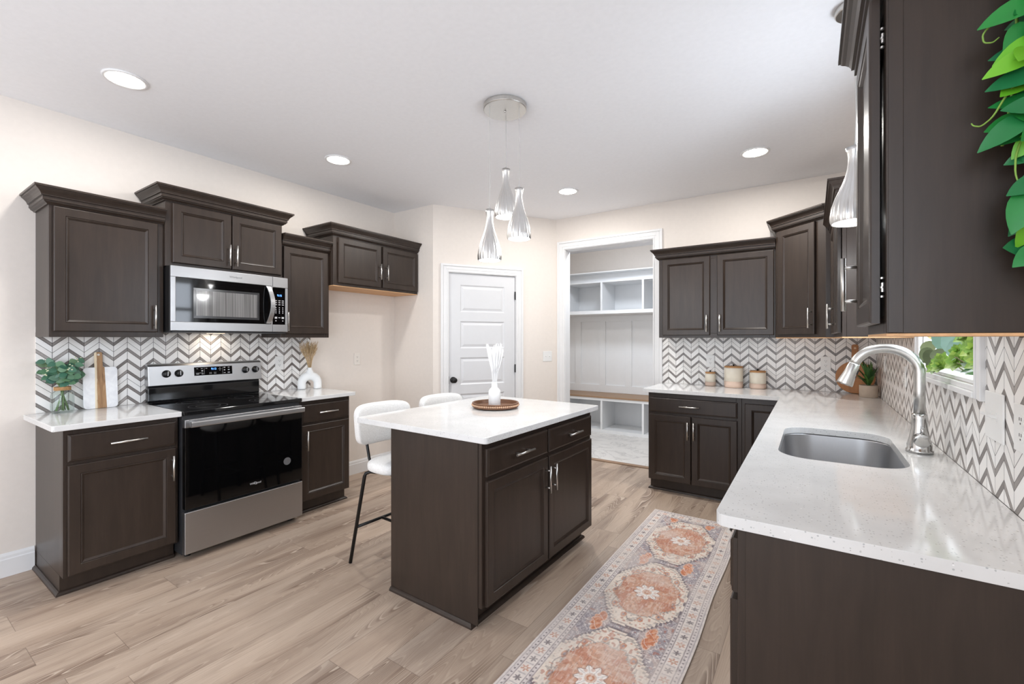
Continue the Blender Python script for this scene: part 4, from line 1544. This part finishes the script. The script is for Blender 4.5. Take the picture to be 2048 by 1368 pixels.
    s = o.modifiers.new('thickness', 'SOLIDIFY')
    s.thickness = 0.006
    s.offset = -1
    setp(o, 'faded rust and grey medallion runner rug on the plank floor', 'rug')


rug()

# ================================================================== things on the left counters
GREEN1 = foliage_mat('eucalyptus_leaves', [(52, 98, 80), (70, 118, 94), (104, 142, 104), (58, 106, 94), (128, 156, 116)])
STEMG = M('green_stems', (96, 122, 74), 0.5, var=0.15)
JX, JY = 0.082, 0.742
j = thing('glass_jar', 'clear glass jar with a twine collar holding eucalyptus on the left counter', 'jar', (JX, JY, CT))
b = BM()
lathe(b, [(0, 0.0005), (0.048, 0.0005), (0.052, 0.004), (0.053, 0.012), (0.053, 0.105), (0.049, 0.122), (0.037, 0.134), (0.034, 0.140), (0.035, 0.158),
          (0.0325, 0.158), (0.0315, 0.140), (0.0345, 0.132), (0.046, 0.120), (0.0505, 0.104), (0.0505, 0.014), (0.046, 0.007), (0, 0.007)], (0, 0, 0), 36)
obj('jar_glass', b, clear_mat('clear_jar_glass', (0.96, 0.985, 0.975), 0.35), j, smooth=True)
b = BM()
for z in (0.137, 0.1405, 0.144, 0.1475, 0.151, 0.1545):
    tube(b, [(0.0368 * math.cos(2 * PI * k / 28), 0.0368 * math.sin(2 * PI * k / 28), z + 0.0008 * math.sin(k)) for k in range(29)], 0.0021, 6)
setp(obj('twine_collar', b, M('jute_twine', (170, 132, 90), 0.9, var=0.2, scale=(90, 90, 90)), j), 'brown twine wrapped round the neck')

eu = thing('eucalyptus_bunch', 'bunch of dark green eucalyptus stems standing in the glass jar', 'greenery', (JX, JY, CT + 0.01))
rnd = random.Random(11)
bs, bl, bf = BM(), BM(), BM()
for k in range(15):
    a = 2 * PI * k / 15 + rnd.uniform(-0.2, 0.2)
    r0 = rnd.uniform(0.012, 0.036)
    top = Vector((math.cos(a + 2.6) * rnd.uniform(0.02, 0.085), math.sin(a + 2.6) * rnd.uniform(0.04, 0.11), rnd.uniform(0.20, 0.32)))
    top.x = max(top.x, -0.055)
    p0 = Vector((math.cos(a) * r0, math.sin(a) * r0, 0.004))
    nk = Vector((math.cos(a + 2.6) * 0.010, math.sin(a + 2.6) * 0.010, 0.142))
    path = [p0, (p0 + nk) / 2, nk, nk.lerp(top, 0.5) + Vector((0, 0, 0.012)), top]
    tube(bs, path, [0.0026, 0.0026, 0.0022, 0.0018, 0.001], 6)
    for t in (0.34, 0.62, 0.93):
        for s in (-1, 1):
            if rnd.random() < 0.12:
                continue
            p = nk.lerp(top, t) + Vector((0, 0, 0.008 * math.sin(PI * t)))
            if p.z < 0.165:
                continue
            dd = Vector((rnd.uniform(0.0, 0.5), s * rnd.uniform(0.5, 1.0), rnd.uniform(-0.55, 0.5)))
            leaf(bl, p, dd, (0.85 + rnd.uniform(-0.2, 0.2), -0.45 + rnd.uniform(-0.35, 0.35), 0.25 + rnd.uniform(-0.4, 0.4)), rnd.uniform(0.034, 0.050), rnd.uniform(0.030, 0.042), 0.14, 0.1)
    if k % 3 == 0:
        for _ in range(5):
            q = top + Vector((rnd.uniform(0, 0.03), rnd.uniform(-0.02, 0.02), rnd.uniform(-0.03, 0.01)))
            bmesh.ops.create_icosphere(bf, subdivisions=1, radius=0.0045, matrix=Matrix.Translation(q))
obj('stems', bs, STEMG, eu, smooth=True)
obj('leaves', bl, GREEN1, eu, smooth=True)
setp(obj('seed_buds', bf, M('pale_buds', (206, 210, 176), 0.6), eu), 'small pale buds')

cbd = thing('cutting_board', 'white marble and wood cutting board with a handle leaning on the chevron tile', 'cutting board', (0.052, 0.928, CT))
LEAN = Matrix.Rotation(-math.radians(4.0), 4, 'Y')
b = BM()
bw_, bh_ = 0.168, 0.262
prism(b, rrect(-bw_ / 2, bw_ / 2, 0, bh_, 0.02, 6), -0.013, 0)
cut = Matrix(((0, 0, 1, 0), (1, 0, 0, 0), (0, 1, 0, 0.001), (0, 0, 0, 1)))
m_, t_ = newmat('white_marble')
f_ = t_.noise(t_.coords((8, 8, 8)), 2, 5, 0.6, 1.2)
t_.link(t_.ramp(f_, [(0.4, lin((242, 243, 244))), (0.62, lin((230, 231, 234)))]), t_.b.inputs['Base Color'])
t_.b.inputs['Roughness'].default_value = 0.3
obj('marble_slab', b, m_, cbd, bevel=0.002, mat4=LEAN @ cut)
m_, t_ = newmat('acacia_wood_strip')
sp_n = t_.new('ShaderNodeSeparateXYZ')
cc_ = t_.coords((1, 1, 1))
t_.link(cc_, sp_n.inputs[0])
g_ = t_.noise(t_.coords((40, 40, 3)), 1.5, 5, 0.6, 0.8)
wd_ = t_.ramp(g_, [(0.3, lin((120, 88, 58))), (0.5, lin((164, 126, 88))), (0.7, lin((186, 152, 114)))])
sap = t_.math('LESS_THAN', t_.math('ADD', sp_n.outputs[1], t_.math('MULTIPLY', g_, 0.012)), -0.0125)
t_.link(t_.mix(sap, wd_, lin((232, 214, 184))), t_.b.inputs['Base Color'])
t_.b.inputs['Roughness'].default_value = 0.5
b = BM()
prism(b, [(-0.030, 0.0), (0.028, 0.0), (0.020, bh_ + 0.001), (0.012, bh_ + 0.001), (0.010, bh_ + 0.09), (0.004, bh_ + 0.097), (-0.022, bh_ + 0.097), (-0.028, bh_ + 0.09), (-0.028, bh_ - 0.01)], -0.0138, 0.0008)
obj('wood_strip', b, m_, cbd, bevel=0.002, mat4=LEAN @ cut)
b = BM(); tube(b, [(-0.009, bh_ + 0.08, 0.0006), (-0.009, bh_ + 0.08, 0.0016)], 0.0065, 14)
setp(obj('hanging_hole', b, M('pale_cord_loop', (226, 220, 212), 0.8), cbd, mat4=LEAN @ cut), 'pale hole rim in the handle')

# arch vase and grass
av = thing('arch_vase', 'white doughnut arch ceramic vase on the small counter right of the range', 'vase', (0.122, 2.318, CT), -0.38)
b = BM()
# an arch tube: sweep an ellipse along a semicircle with vertical feet
path, rad = [], []
for k in range(5):
    path.append((0, -0.066, 0.002 + 0.048 * k / 4)); rad.append(0.034)
for k in range(1, 24):
    a = PI * k / 24
    path.append((0, -0.066 * math.cos(a), 0.050 + 0.066 * math.sin(a))); rad.append(0.034 + 0.004 * math.sin(a))
for k in range(5):
    path.append((0, 0.066, 0.050 - 0.048 * k / 4)); rad.append(0.034)
tube(b, path, rad, 22)
lathe(b, [(0.038, 0.128), (0.034, 0.146), (0.026, 0.160), (0.0195, 0.172), (0.0175, 0.188), (0.0165, 0.190), (0.0145, 0.186), (0.0145, 0.170), (0.0, 0.168)], (0, 0, 0), 26)
obj('vase_body', b, CERAM, av, smooth=True)
gr = thing('dried_grass', 'spray of tan dried grass standing in the white arch vase', 'dried grass', (0.122, 2.318, CT + 0.171))
rnd = random.Random(4)
b, b2 = BM(), BM()
for k in range(150):
    a, r = rnd.uniform(0, 2 * PI), rnd.uniform(0, 1) ** 0.6
    h = rnd.uniform(0.17, 0.245)
    tx, ty = 0.062 * r * math.cos(a), 0.085 * r * math.sin(a) - 0.01
    tx = max(tx, -0.08)
    p0 = Vector((0.009 * r * math.cos(a), 0.009 * r * math.sin(a), 0))
    p1 = Vector((tx * 0.35, ty * 0.35, h * 0.45))
    p2 = Vector((tx, ty, h))
    if k < 80:
        tube(b, [p0, p1, p2], [0.0009, 0.0009, 0.0007], 4)
    d = (p2 - p1).normalized()
    for q in range(7):
        t = rnd.uniform(0.35, 1.0)
        c = p1.lerp(p2, t)
        e = c + d * rnd.uniform(0.012, 0.03) + Vector((rnd.uniform(-1, 1), rnd.uniform(-1, 1), rnd.uniform(0, 0.6))) * 0.008
        tube(b2, [c, e], [0.0011, 0.0004], 3, caps=False)
DG_ = M('dried_grass_tan', (196, 170, 132), 0.85, var=0.2, scale=(50, 50, 50))
obj('stems', b, DG_, gr)
obj('seed_heads', b2, DG_, gr)

# ================================================================== island tray
TX, TY = 2.134, 2.352
tr = thing('round_tray', 'round brown wooden tray with a beaded rim on the island', 'tray', (TX, TY, CT))
TRW = M('brown_tray_wood', (112, 78, 56), 0.5, var=0.18, scale=(14, 50, 50))
b = BM(); lathe(b, [(0, 0.012), (0.130, 0.012), (0.133, 0.014), (0.139, 0.034), (0.141, 0.0365), (0.149, 0.0365), (0.151, 0.034), (0.1475, 0.028), (0.1465, 0.016), (0.149, 0.010), (0.144, 0.006), (0, 0.006)], (0, 0, 0), 56)
obj('tray_body', b, TRW, tr)
b = BM()
for k in range(72):
    a = 2 * PI * k / 72
    bmesh.ops.create_uvsphere(b, u_segments=8, v_segments=6, radius=0.0062, matrix=Matrix.Translation((0.1495 * math.cos(a), 0.1495 * math.sin(a), 0.022)))
setp(obj('bead_trim', b, M('pale_wood_beads', (196, 160, 132), 0.55, var=0.12), tr, smooth=True), 'ring of pale wooden beads')
b = BM()
for k in range(3):
    a = 2 * PI * k / 3 - 0.6
    disc(b, 0.012, 0.0005, 0.0065, (0.11 * math.cos(a), 0.11 * math.sin(a)), 14)
obj('tray_foot', b, TRW, tr)
VX, VY = 2.132, 2.344
bv = thing('bottle_vase', 'small white bottle shaped vase standing in the round tray', 'vase', (VX, VY, CT + 0.0122))
b = BM(); lathe(b, [(0, 0.0005), (0.036, 0.0005), (0.039, 0.004), (0.039, 0.088), (0.036, 0.101), (0.026, 0.113), (0.0195, 0.121), (0.0185, 0.150), (0.0195, 0.154), (0.017, 0.155), (0.015, 0.150), (0.015, 0.120), (0, 0.118)], (0, 0, 0), 36)
obj('vase_body', b, CERAM, bv, smooth=True)
wp = thing('white_grass', 'bunch of white dried bunny tail plumes in the white bottle vase', 'dried grass', (VX, VY, CT + 0.132))
rnd = random.Random(9)
b, b2 = BM(), BM()
WPL = M('bleached_white_plume', (240, 240, 240), 0.9, var=0.02)
for k in range(30):
    a = 2 * PI * k / 30 * 2.4
    r = math.sqrt((k + 0.5) / 30)
    h = rnd.uniform(0.235, 0.285)
    p0 = Vector((0.010 * r * math.cos(a), 0.010 * r * math.sin(a), 0))
    p2 = Vector((0.062 * r * math.cos(a), 0.062 * r * math.sin(a), h))
    p1 = p0.lerp(p2, 0.5) - Vector((p2.x, p2.y, 0)) * 0.12
    tube(b, [p0, p1, p2], 0.0012, 5)
    st_ = [p1.lerp(p2, t) for t in (-0.25, 0.0, 0.3, 0.6, 0.85, 1.0)]
    tube(b2, st_, [0.0015, 0.005, 0.0066, 0.0066, 0.005, 0.0015], 7)
    d = (p2 - p1).normalized()
    for q in range(26):
        c = p1.lerp(p2, rnd.uniform(-0.2, 0.98))
        e = c + d * 0.012 + Vector((rnd.uniform(-1, 1), rnd.uniform(-1, 1), 0)) * 0.010
        tube(b2, [c, e], [0.0010, 0.0003], 3, caps=False)
obj('stems', b, WPL, wp)
obj('plumes', b2, WPL, wp)

# ================================================================== far counter
def canister(label, x, y, r, h):
    c = thing('canister', label, 'canister', (x, y, CT), 0, 'two tone stoneware canisters')
    hb = h * 0.30
    b = BM(); lathe(b, [(0, 0.0006), (r - 0.007, 0.0006), (r - 0.002, 0.004), (r, 0.012), (r, hb), (0, hb)], (0, 0, 0), 40)
    setp(obj('clay_base', b, CLAY, c, smooth=False), 'raw pinkish clay bottom band')
    ht = h - 0.013
    b = BM(); lathe(b, [(0, hb + 0.0002), (r + 0.0003, hb + 0.0002), (r + 0.0003, ht - 0.01), (r - 0.003, ht - 0.002), (r - 0.008, ht), (0, ht)], (0, 0, 0), 40)
    setp(obj('jar_body', b, CREAM, c), 'cream glazed upper body')
    b = BM(); lathe(b, [(0, ht + 0.0003), (r - 0.004, ht + 0.0003), (r - 0.001, ht + 0.003), (r - 0.001, h - 0.002), (r - 0.004, h), (0, h)], (0, 0, 0), 40)
    obj('lid', b, CORKW, c)
    b = BM(); lathe(b, [(0, h + 0.0003), (0.005, h + 0.0003), (0.005, h + 0.006), (0.009, h + 0.010), (0.009, h + 0.014), (0, h + 0.016)], (0, 0, 0), 16)
    obj('lid_knob', b, BLACKM, c, smooth=True)
    for o in c.children:
        for p in o.data.polygons:
            p.use_smooth = abs(p.normal.z) < 0.5
    return c


canister('smallest cream and clay canister, left of the row of three', 3.034, 4.572, 0.046, 0.132)
canister('tallest cream and clay canister, middle of the row of three', 3.236, 4.545, 0.078, 0.196)
canister('medium cream and clay canister, right of the row of three', 3.430, 4.556, 0.066, 0.160)

rbd = thing('round_cutting_board', 'round wooden cutting board with a handle leaning in the corner behind the plant', 'cutting board', (4.124, 4.574, CT))
b = BM()
pts = []
for k in range(41):
    a = PI / 2 + 0.18 + (2 * PI - 0.36) * k / 40
    pts.append((0.130 * math.cos(a), max(0.002, 0.131 + 0.130 * math.sin(a))))
pts += [(0.022, 0.33), (0.023, 0.385), (0.016, 0.398), (-0.016, 0.398), (-0.023, 0.385), (-0.022, 0.33)]
prism(b, pts, 0, 0.018)
lm = Matrix.Rotation(-math.radians(4), 4, 'X') @ Matrix(((1, 0, 0, 0), (0, 0, -1, 0.0), (0, 1, 0, 0), (0, 0, 0, 1)))
BRW = M('warm_brown_board_wood', (170, 116, 70), 0.5, var=0.16, scale=(40, 40, 3))
obj('board', b, BRW, rbd, bevel=0.004, mat4=lm)
b = BM(); tube(b, [(0, 0.368, 0.0175), (0, 0.368, 0.0188)], 0.008, 16)
setp(obj('hanging_hole', b, M('pale_hole_rim', (214, 190, 160), 0.6), rbd, mat4=lm), 'pale round hole in the handle')

pp_ = thing('potted_plant', 'spiky green plant in a pale stone pot in the counter corner', 'plant', (4.192, 4.345, CT))
b = BM(); lathe(b, [(0, 0.0006), (0.056, 0.0006), (0.058, 0.003), (0.059, 0.088), (0.057, 0.092), (0.052, 0.092), (0.051, 0.080), (0, 0.078)], (0, 0, 0), 40)
o = obj('pot', b, CONC, pp_)
for p in o.data.polygons:
    p.use_smooth = abs(p.normal.z) < 0.5
b = BM(); disc(b, 0.0505, 0.0785, 0.084, seg=24)
obj('soil', b, M('brown_potting_soil', (96, 70, 48), 0.95, var=0.3, scale=(120, 120, 120)), pp_)
rnd = random.Random(21)
b = BM()
for k in range(34):
    a = 2.399 * k
    el = 0.35 + 1.0 * (1 - k / 34) if False else rnd.uniform(0.45, 1.4)
    d = Vector((math.cos(a) * math.cos(el), math.sin(a) * math.cos(el), math.sin(el)))
    L = rnd.uniform(0.09, 0.15) * (0.8 + 0.4 * math.sin(el))
    if d.x > 0:
        d.x *= 0.2
    leaf(b, (math.cos(a) * 0.008, math.sin(a) * 0.008, 0.085 + 0.06 * k / 34), d, (-d.x * 0.4, -d.y * 0.4, 1), L, rnd.uniform(0.020, 0.030), 0.12, 0.25)
obj('leaves', b, foliage_mat('dark_spiky_leaves', [(34, 66, 30), (52, 92, 38), (84, 122, 54), (40, 78, 36)]), pp_, smooth=True)
b = BM()
for k in range(5):
    a = 1.3 * k
    tube(b, [(0.006 * math.cos(a), 0.006 * math.sin(a), 0.08), (0.02 * math.cos(a), 0.02 * math.sin(a), 0.22 + 0.015 * k)], [0.003, 0.0015], 6)
obj('stems', b, STEMG, pp_)

# ================================================================== greenery on the window sill
rnd = random.Random(31)
sg = thing('sill_greenery', 'eucalyptus and lime succulent arrangement lying on the window sill', 'greenery', (4.300, 2.30, WZ0 + 0.0145))
b = BM()
for k in range(9):
    y0 = 0.26 - 0.065 * k
    tube(b, [(0.02, y0 + 0.05, 0.012 + 0.01 * (k % 3)), (-0.005, y0, 0.03), (-0.05, y0 + 0.10 * math.sin(k), 0.05 + 0.02 * (k % 2))], [0.003, 0.0026, 0.0015], 6)
obj('stems', b, M('olive_stems', (98, 96, 48), 0.6, var=0.2), sg, smooth=True)
b = BM()
for (y, z, x, r, nx, nz) in ((0.335, 0.085, -0.045, 0.034, -0.8, 0.3), (0.27, 0.055, -0.06, 0.036, -0.9, 0.1), (0.17, 0.045, -0.065, 0.038, -0.9, -0.1), (0.205, 0.020, -0.055, 0.036, -0.95, 0.2),
                             (0.12, 0.06, -0.05, 0.03, -0.7, 0.5), (0.30, 0.035, -0.05, 0.026, -0.8, 0.5), (0.36, 0.045, -0.02, 0.026, -0.7, 0.4), (0.10, 0.022, -0.05, 0.028, -0.7, 0.6)):
    roundleaf(b, (x, y, z + 0.012), (nx, rnd.uniform(-0.7, -0.2), nz), r, 0.86)
obj('olive_leaves', b, foliage_mat('olive_round_leaves', [(88, 104, 72), (112, 128, 92), (72, 86, 52), (128, 140, 100)]), sg, smooth=True)
b = BM()
for (y, z, x, r) in ((0.16, 0.145, -0.02, 0.072), (0.05, 0.135, -0.01, 0.070), (-0.02, 0.10, -0.02, 0.050), (0.22, 0.19, 0.0, 0.06), (0.09, 0.21, 0.0, 0.06)):
    roundleaf(b, (x, y, z), (-0.85, -0.45, 0.15 + rnd.uniform(-0.1, 0.2)), r, 0.86)
obj('blue_leaves', b, foliage_mat('blue_green_round_leaves', [(96, 138, 122), (128, 164, 158), (110, 150, 132)]), sg, smooth=True)
b = BM()
for (y, z, x, r) in ((0.215, 0.165, -0.03, 0.05), (0.245, 0.155, -0.015, 0.045), (0.26, 0.21, -0.01, 0.04)):
    roundleaf(b, (x, y, z), (-0.6, -0.7, 0.3), r, 0.8)
obj('yellow_leaves', b, foliage_mat('yellowed_round_leaves', [(206, 190, 128), (190, 178, 110)]), sg, smooth=True)
b = BM()
def rosette(c, nrm, r):
    a_, b_ = frame_from(nrm)
    n_ = Vector(nrm).normalized()
    for lay, (cnt, tl, L) in enumerate(((7, 0.25, 1.0), (6, 0.6, 0.75), (4, 1.1, 0.5))):
        for k in range(cnt):
            th = 2 * PI * k / cnt + lay * 0.4
            o_ = a_ * math.cos(th) + b_ * math.sin(th)
            leaf(b, Vector(c) + n_ * 0.004 * lay, o_ + n_ * tl, n_ - o_ * 0.3, r * L, r * L * 0.8, -0.15, 0.25, seg=4)
for (y, z, x, r) in ((0.035, 0.045, -0.05, 0.040), (0.0, 0.03, -0.06, 0.036), (0.06, 0.02, -0.065, 0.034), (-0.04, 0.085, -0.02, 0.034), (-0.03, 0.17, 0.0, 0.055), (-0.09, 0.05, -0.03, 0.045), (-0.10, 0.15, 0.0, 0.055), (0.02, 0.21, 0.02, 0.05), (-0.16, 0.10, 0.0, 0.05), (-0.22, 0.06, 0.0, 0.05)):
    rosette((x, y, z), (-0.8, -0.5, 0.4), r)
obj('succulents', b, foliage_mat('lime_succulents', [(150, 186, 70), (122, 168, 74), (176, 204, 92), (96, 142, 72)]), sg, smooth=True)
b = BM()
for k in range(46):
    c = Vector((rnd.uniform(-0.03, 0.03), rnd.uniform(-0.24, 0.14), rnd.uniform(0.02, 0.2)))
    leaf(b, c, (rnd.uniform(-0.9, 0.1), rnd.uniform(-1, 1), rnd.uniform(-0.3, 0.7)), (-0.6, -0.3, 0.6), rnd.uniform(0.03, 0.06), rnd.uniform(0.012, 0.022), 0.15, 0.15)
obj('fern_leaves', b, foliage_mat('mid_green_leaves', [(66, 112, 62), (96, 146, 88), (52, 92, 60), (120, 158, 120)]), sg, smooth=True)

# ================================================================== vine hanging beside the nearest wall cabinet
rnd = random.Random(17)
vn = thing('trailing_vine', 'bright green artificial vine hanging down the nearest cabinet end panel', 'vine', (4.188, 1.190, 1.50))
bs = BM()
main = []
for s in range(4):
    x0, y0 = (-0.055, -0.015, 0.01, 0.04)[s], (0.016, -0.012, 0.014, -0.02)[s]
    zb = (0.22, 0.06, 0.02, 0.10)[s]
    pts = [Vector((x0 + 0.016 * math.sin(4.2 * k / 14 + s * 1.7), y0 + 0.010 * math.cos(5 * k / 14 + s), zb + (0.68 - zb) * k / 14)) for k in range(15)]
    tube(bs, pts, 0.0024, 7)
    main.append(pts)
tend = [[(-0.02, -0.012, 0.33), (-0.05, -0.02, 0.315), (-0.062, -0.018, 0.295), (-0.078, -0.02, 0.262), (-0.094, -0.022, 0.248), (-0.104, -0.022, 0.252), (-0.106, -0.02, 0.258)],
        [(-0.01, -0.015, 0.475), (-0.04, -0.025, 0.452), (-0.075, -0.026, 0.436), (-0.092, -0.022, 0.418), (-0.090, -0.02, 0.402), (-0.078, -0.02, 0.398), (-0.070, -0.02, 0.405)],
        [(-0.03, 0.0, 0.24), (-0.048, -0.015, 0.19), (-0.050, -0.02, 0.15), (-0.04, -0.02, 0.12)]]
TND = []
for p in tend:
    q = []
    P3 = [Vector(v) for v in p]
    for i in range(len(P3) - 1):
        for k in range(4):
            q.append(P3[i].lerp(P3[i + 1], k / 4))
    q.append(P3[-1])
    q = [q[0]] + [(q[i - 1] + q[i] + q[i + 1]) / 3 for i in range(1, len(q) - 1)] + [q[-1]]
    bt = BM()
    tube(bt, q, [0.0022 - 0.0012 * i / len(q) for i in range(len(q))], 6)
    TND.append(bt)
VST = M('light_green_vine_stem', (128, 168, 70), 0.5, var=0.1)
obj('stems', bs, VST, vn, smooth=True)
for bt in TND:
    obj('tendril', bt, VST, vn, smooth=True)
vb = {k: BM() for k in ('bright', 'deep')}
spec = [  # x, y, z, dir, length, width, tone   (hand placed along the left edge)
    (-0.015, -0.03, 0.452, (-0.95, -0.1, -0.28), 0.090, 0.046, 'deep'), (-0.012, -0.032, 0.385, (-0.9, -0.1, -0.42), 0.078, 0.040, 'bright'),
    (-0.018, -0.036, 0.362, (-0.92, -0.15, -0.38), 0.086, 0.040, 'bright'), (-0.012, -0.03, 0.328, (-0.95, -0.05, -0.20), 0.080, 0.042, 'deep'),
    (-0.03, -0.028, 0.256, (-0.78, -0.1, -0.60), 0.090, 0.040, 'deep'), (-0.004, -0.034, 0.262, (-0.95, -0.2, 0.05), 0.070, 0.042, 'deep'),
    (-0.028, -0.03, 0.128, (-0.35, -0.2, -0.9), 0.092, 0.046, 'deep'), (-0.01, -0.03, 0.138, (-0.8, -0.2, -0.35), 0.062, 0.040, 'deep'),
    (-0.005, -0.03, 0.555, (-0.5, -0.2, -0.75), 0.070, 0.040, 'deep'), (-0.01, -0.03, 0.612, (-0.9, -0.1, -0.1), 0.062, 0.034, 'bright'),
    (0.01, -0.03, 0.60, (-0.7, -0.1, -0.6), 0.060, 0.036, 'deep'), (-0.002, -0.034, 0.43, (-0.6, -0.3, -0.7), 0.070, 0.036, 'deep'),
]
for (x, y, z, d, L, w, tone) in spec:
    leaf(vb[tone], (x, y, z), d, (-0.15 + rnd.uniform(-0.15, 0.15), -1, 0.35), L, w, 0.10, 0.16, seg=7)
for k in range(66):
    z_ = -0.01 + 0.52 * k / 65 + rnd.uniform(-0.02, 0.02)
    x_ = rnd.uniform(-0.038, 0.0) + (0.012 if z_ < 0.2 or z_ > 0.44 else 0.0)
    leaf(vb[rnd.choice(('bright', 'deep', 'deep', 'deep'))], (x_, rnd.uniform(-0.016, 0.018), z_), (rnd.uniform(-0.85, 0.7), rnd.uniform(-0.4, 0.1), rnd.uniform(-0.9, 0.1)), (rnd.uniform(-0.4, 0.4), -1, rnd.uniform(0, 0.6)),
         rnd.uniform(0.045, 0.07), rnd.uniform(0.028, 0.042), 0.12, 0.15, seg=6)
for pts in main[1:]:
    for i in range(1, 15):
        for s in (-1, 1):
            if rnd.random() < 0.18:
                continue
            p = pts[i] + Vector((0, -0.004, 0))
            dx = rnd.uniform(-0.55, 0.9) if s < 0 else rnd.uniform(0.1, 1)
            leaf(vb[rnd.choice(('bright', 'deep', 'deep'))], p, (dx, rnd.uniform(-0.5, 0.1), rnd.uniform(-0.9, 0.2)), (rnd.uniform(-0.4, 0.4), -1, rnd.uniform(0, 0.6)),
                 rnd.uniform(0.055, 0.085), rnd.uniform(0.030, 0.044), 0.12, 0.15, seg=6)
obj('bright_leaves', vb['bright'], foliage_mat('bright_green_vine_leaves', [(120, 196, 40), (96, 178, 38), (140, 206, 62)], rough=0.4), vn, smooth=True)
obj('deep_leaves', vb['deep'], foliage_mat('deep_green_vine_leaves', [(26, 120, 56), (40, 142, 60), (22, 104, 66), (54, 150, 74)], rough=0.4), vn, smooth=True)

# ================================================================== mudroom built in
MF, MB_ = 6.13, 6.649
XD = [0.687, 1.293, 1.899, 2.505, 3.111]
mb = thing('mudroom_bench', 'white open cubby bench with a brown wood seat in the mudroom', 'bench', (1.9, MF, 0.001))
X0, X1 = 0.202 - 1.9, 3.598 - 1.9
Dp = MB_ - MF
b = BM()
box(b, X0, X1, 0.0, Dp, 0.0, 0.045); box(b, X0, X1, 0.0, 0.02, 0.462, 0.500); box(b, X0, X1, 0.02, Dp, 0.482, 0.500)
box(b, X0, X1, Dp - 0.012, Dp, 0.045, 0.482)
box(b, X0, X0 + 0.02, 0, Dp - 0.012, 0.045, 0.462); box(b, X1 - 0.02, X1, 0, Dp - 0.012, 0.045, 0.462)
obj('frame', b, MUDM, mb, bevel=0.001, segs=1)
for x in XD:
    b = BM(); box(b, x - 1.9 - 0.014, x - 1.9 + 0.014, 0.0005, Dp - 0.0125, 0.0455, 0.4815)
    obj('divider', b, MUDM, mb)
b = BM(); box(b, X0, X1, -0.012, Dp - 0.02, 0.5005, 0.524)
setp(obj('seat_board', b, BENCHW, mb, bevel=0.002), 'brown stained wood seat board')
cs = thing('cubby_shelf', 'white wall mounted row of open cubbies above the mudroom bench', 'shelf', (1.9, MF, 1.721))
b = BM()
box(b, X0, X1, 0, Dp, 0.0, 0.050); box(b, X0, X1, 0, Dp, 0.456, 0.474); box(b, X0, X1, Dp - 0.012, Dp, 0.05, 0.456)
box(b, X0, X0 + 0.02, 0, Dp - 0.012, 0.05, 0.456); box(b, X1 - 0.02, X1, 0, Dp - 0.012, 0.05, 0.456)
obj('frame', b, MUDM, cs, bevel=0.001, segs=1)
for x in XD:
    b = BM(); box(b, x - 1.9 - 0.014, x - 1.9 + 0.014, 0.0005, Dp - 0.0125, 0.0505, 0.4555)
    obj('divider', b, MUDM, cs)
b = BM(); box(b, X0, X1, 0.18, 0.198, 0.4745, 0.600)
obj('frieze_board', b, MUDM, cs)
b = BM(); box(b, X0, X1, -0.004, Dp, 0.6005, 0.614)
obj('top_board', b, MUDM, cs)
tp = thing('trim_3', 'white board and batten panelling between bench and cubbies', 'panelling', (0, 6.635, 0), kind='structure')
b = BM(); box(b, 0.202, 3.598, 0.004, 0.0145, 0.526, 1.720)
obj('backing', b, MUDM, tp)
b = BM(); box(b, 0.202, 3.598, -0.014, 0.0038, 0.526, 0.640); box(b, 0.202, 3.598, -0.014, 0.0038, 1.63, 1.720)
x = 0.273
while x < 3.5:
    box(b, x - 0.05, x + 0.05, -0.0138, 0.0036, 0.640, 1.63)
    x += 0.417
obj('battens', b, MUDM, tp, bevel=0.0015)
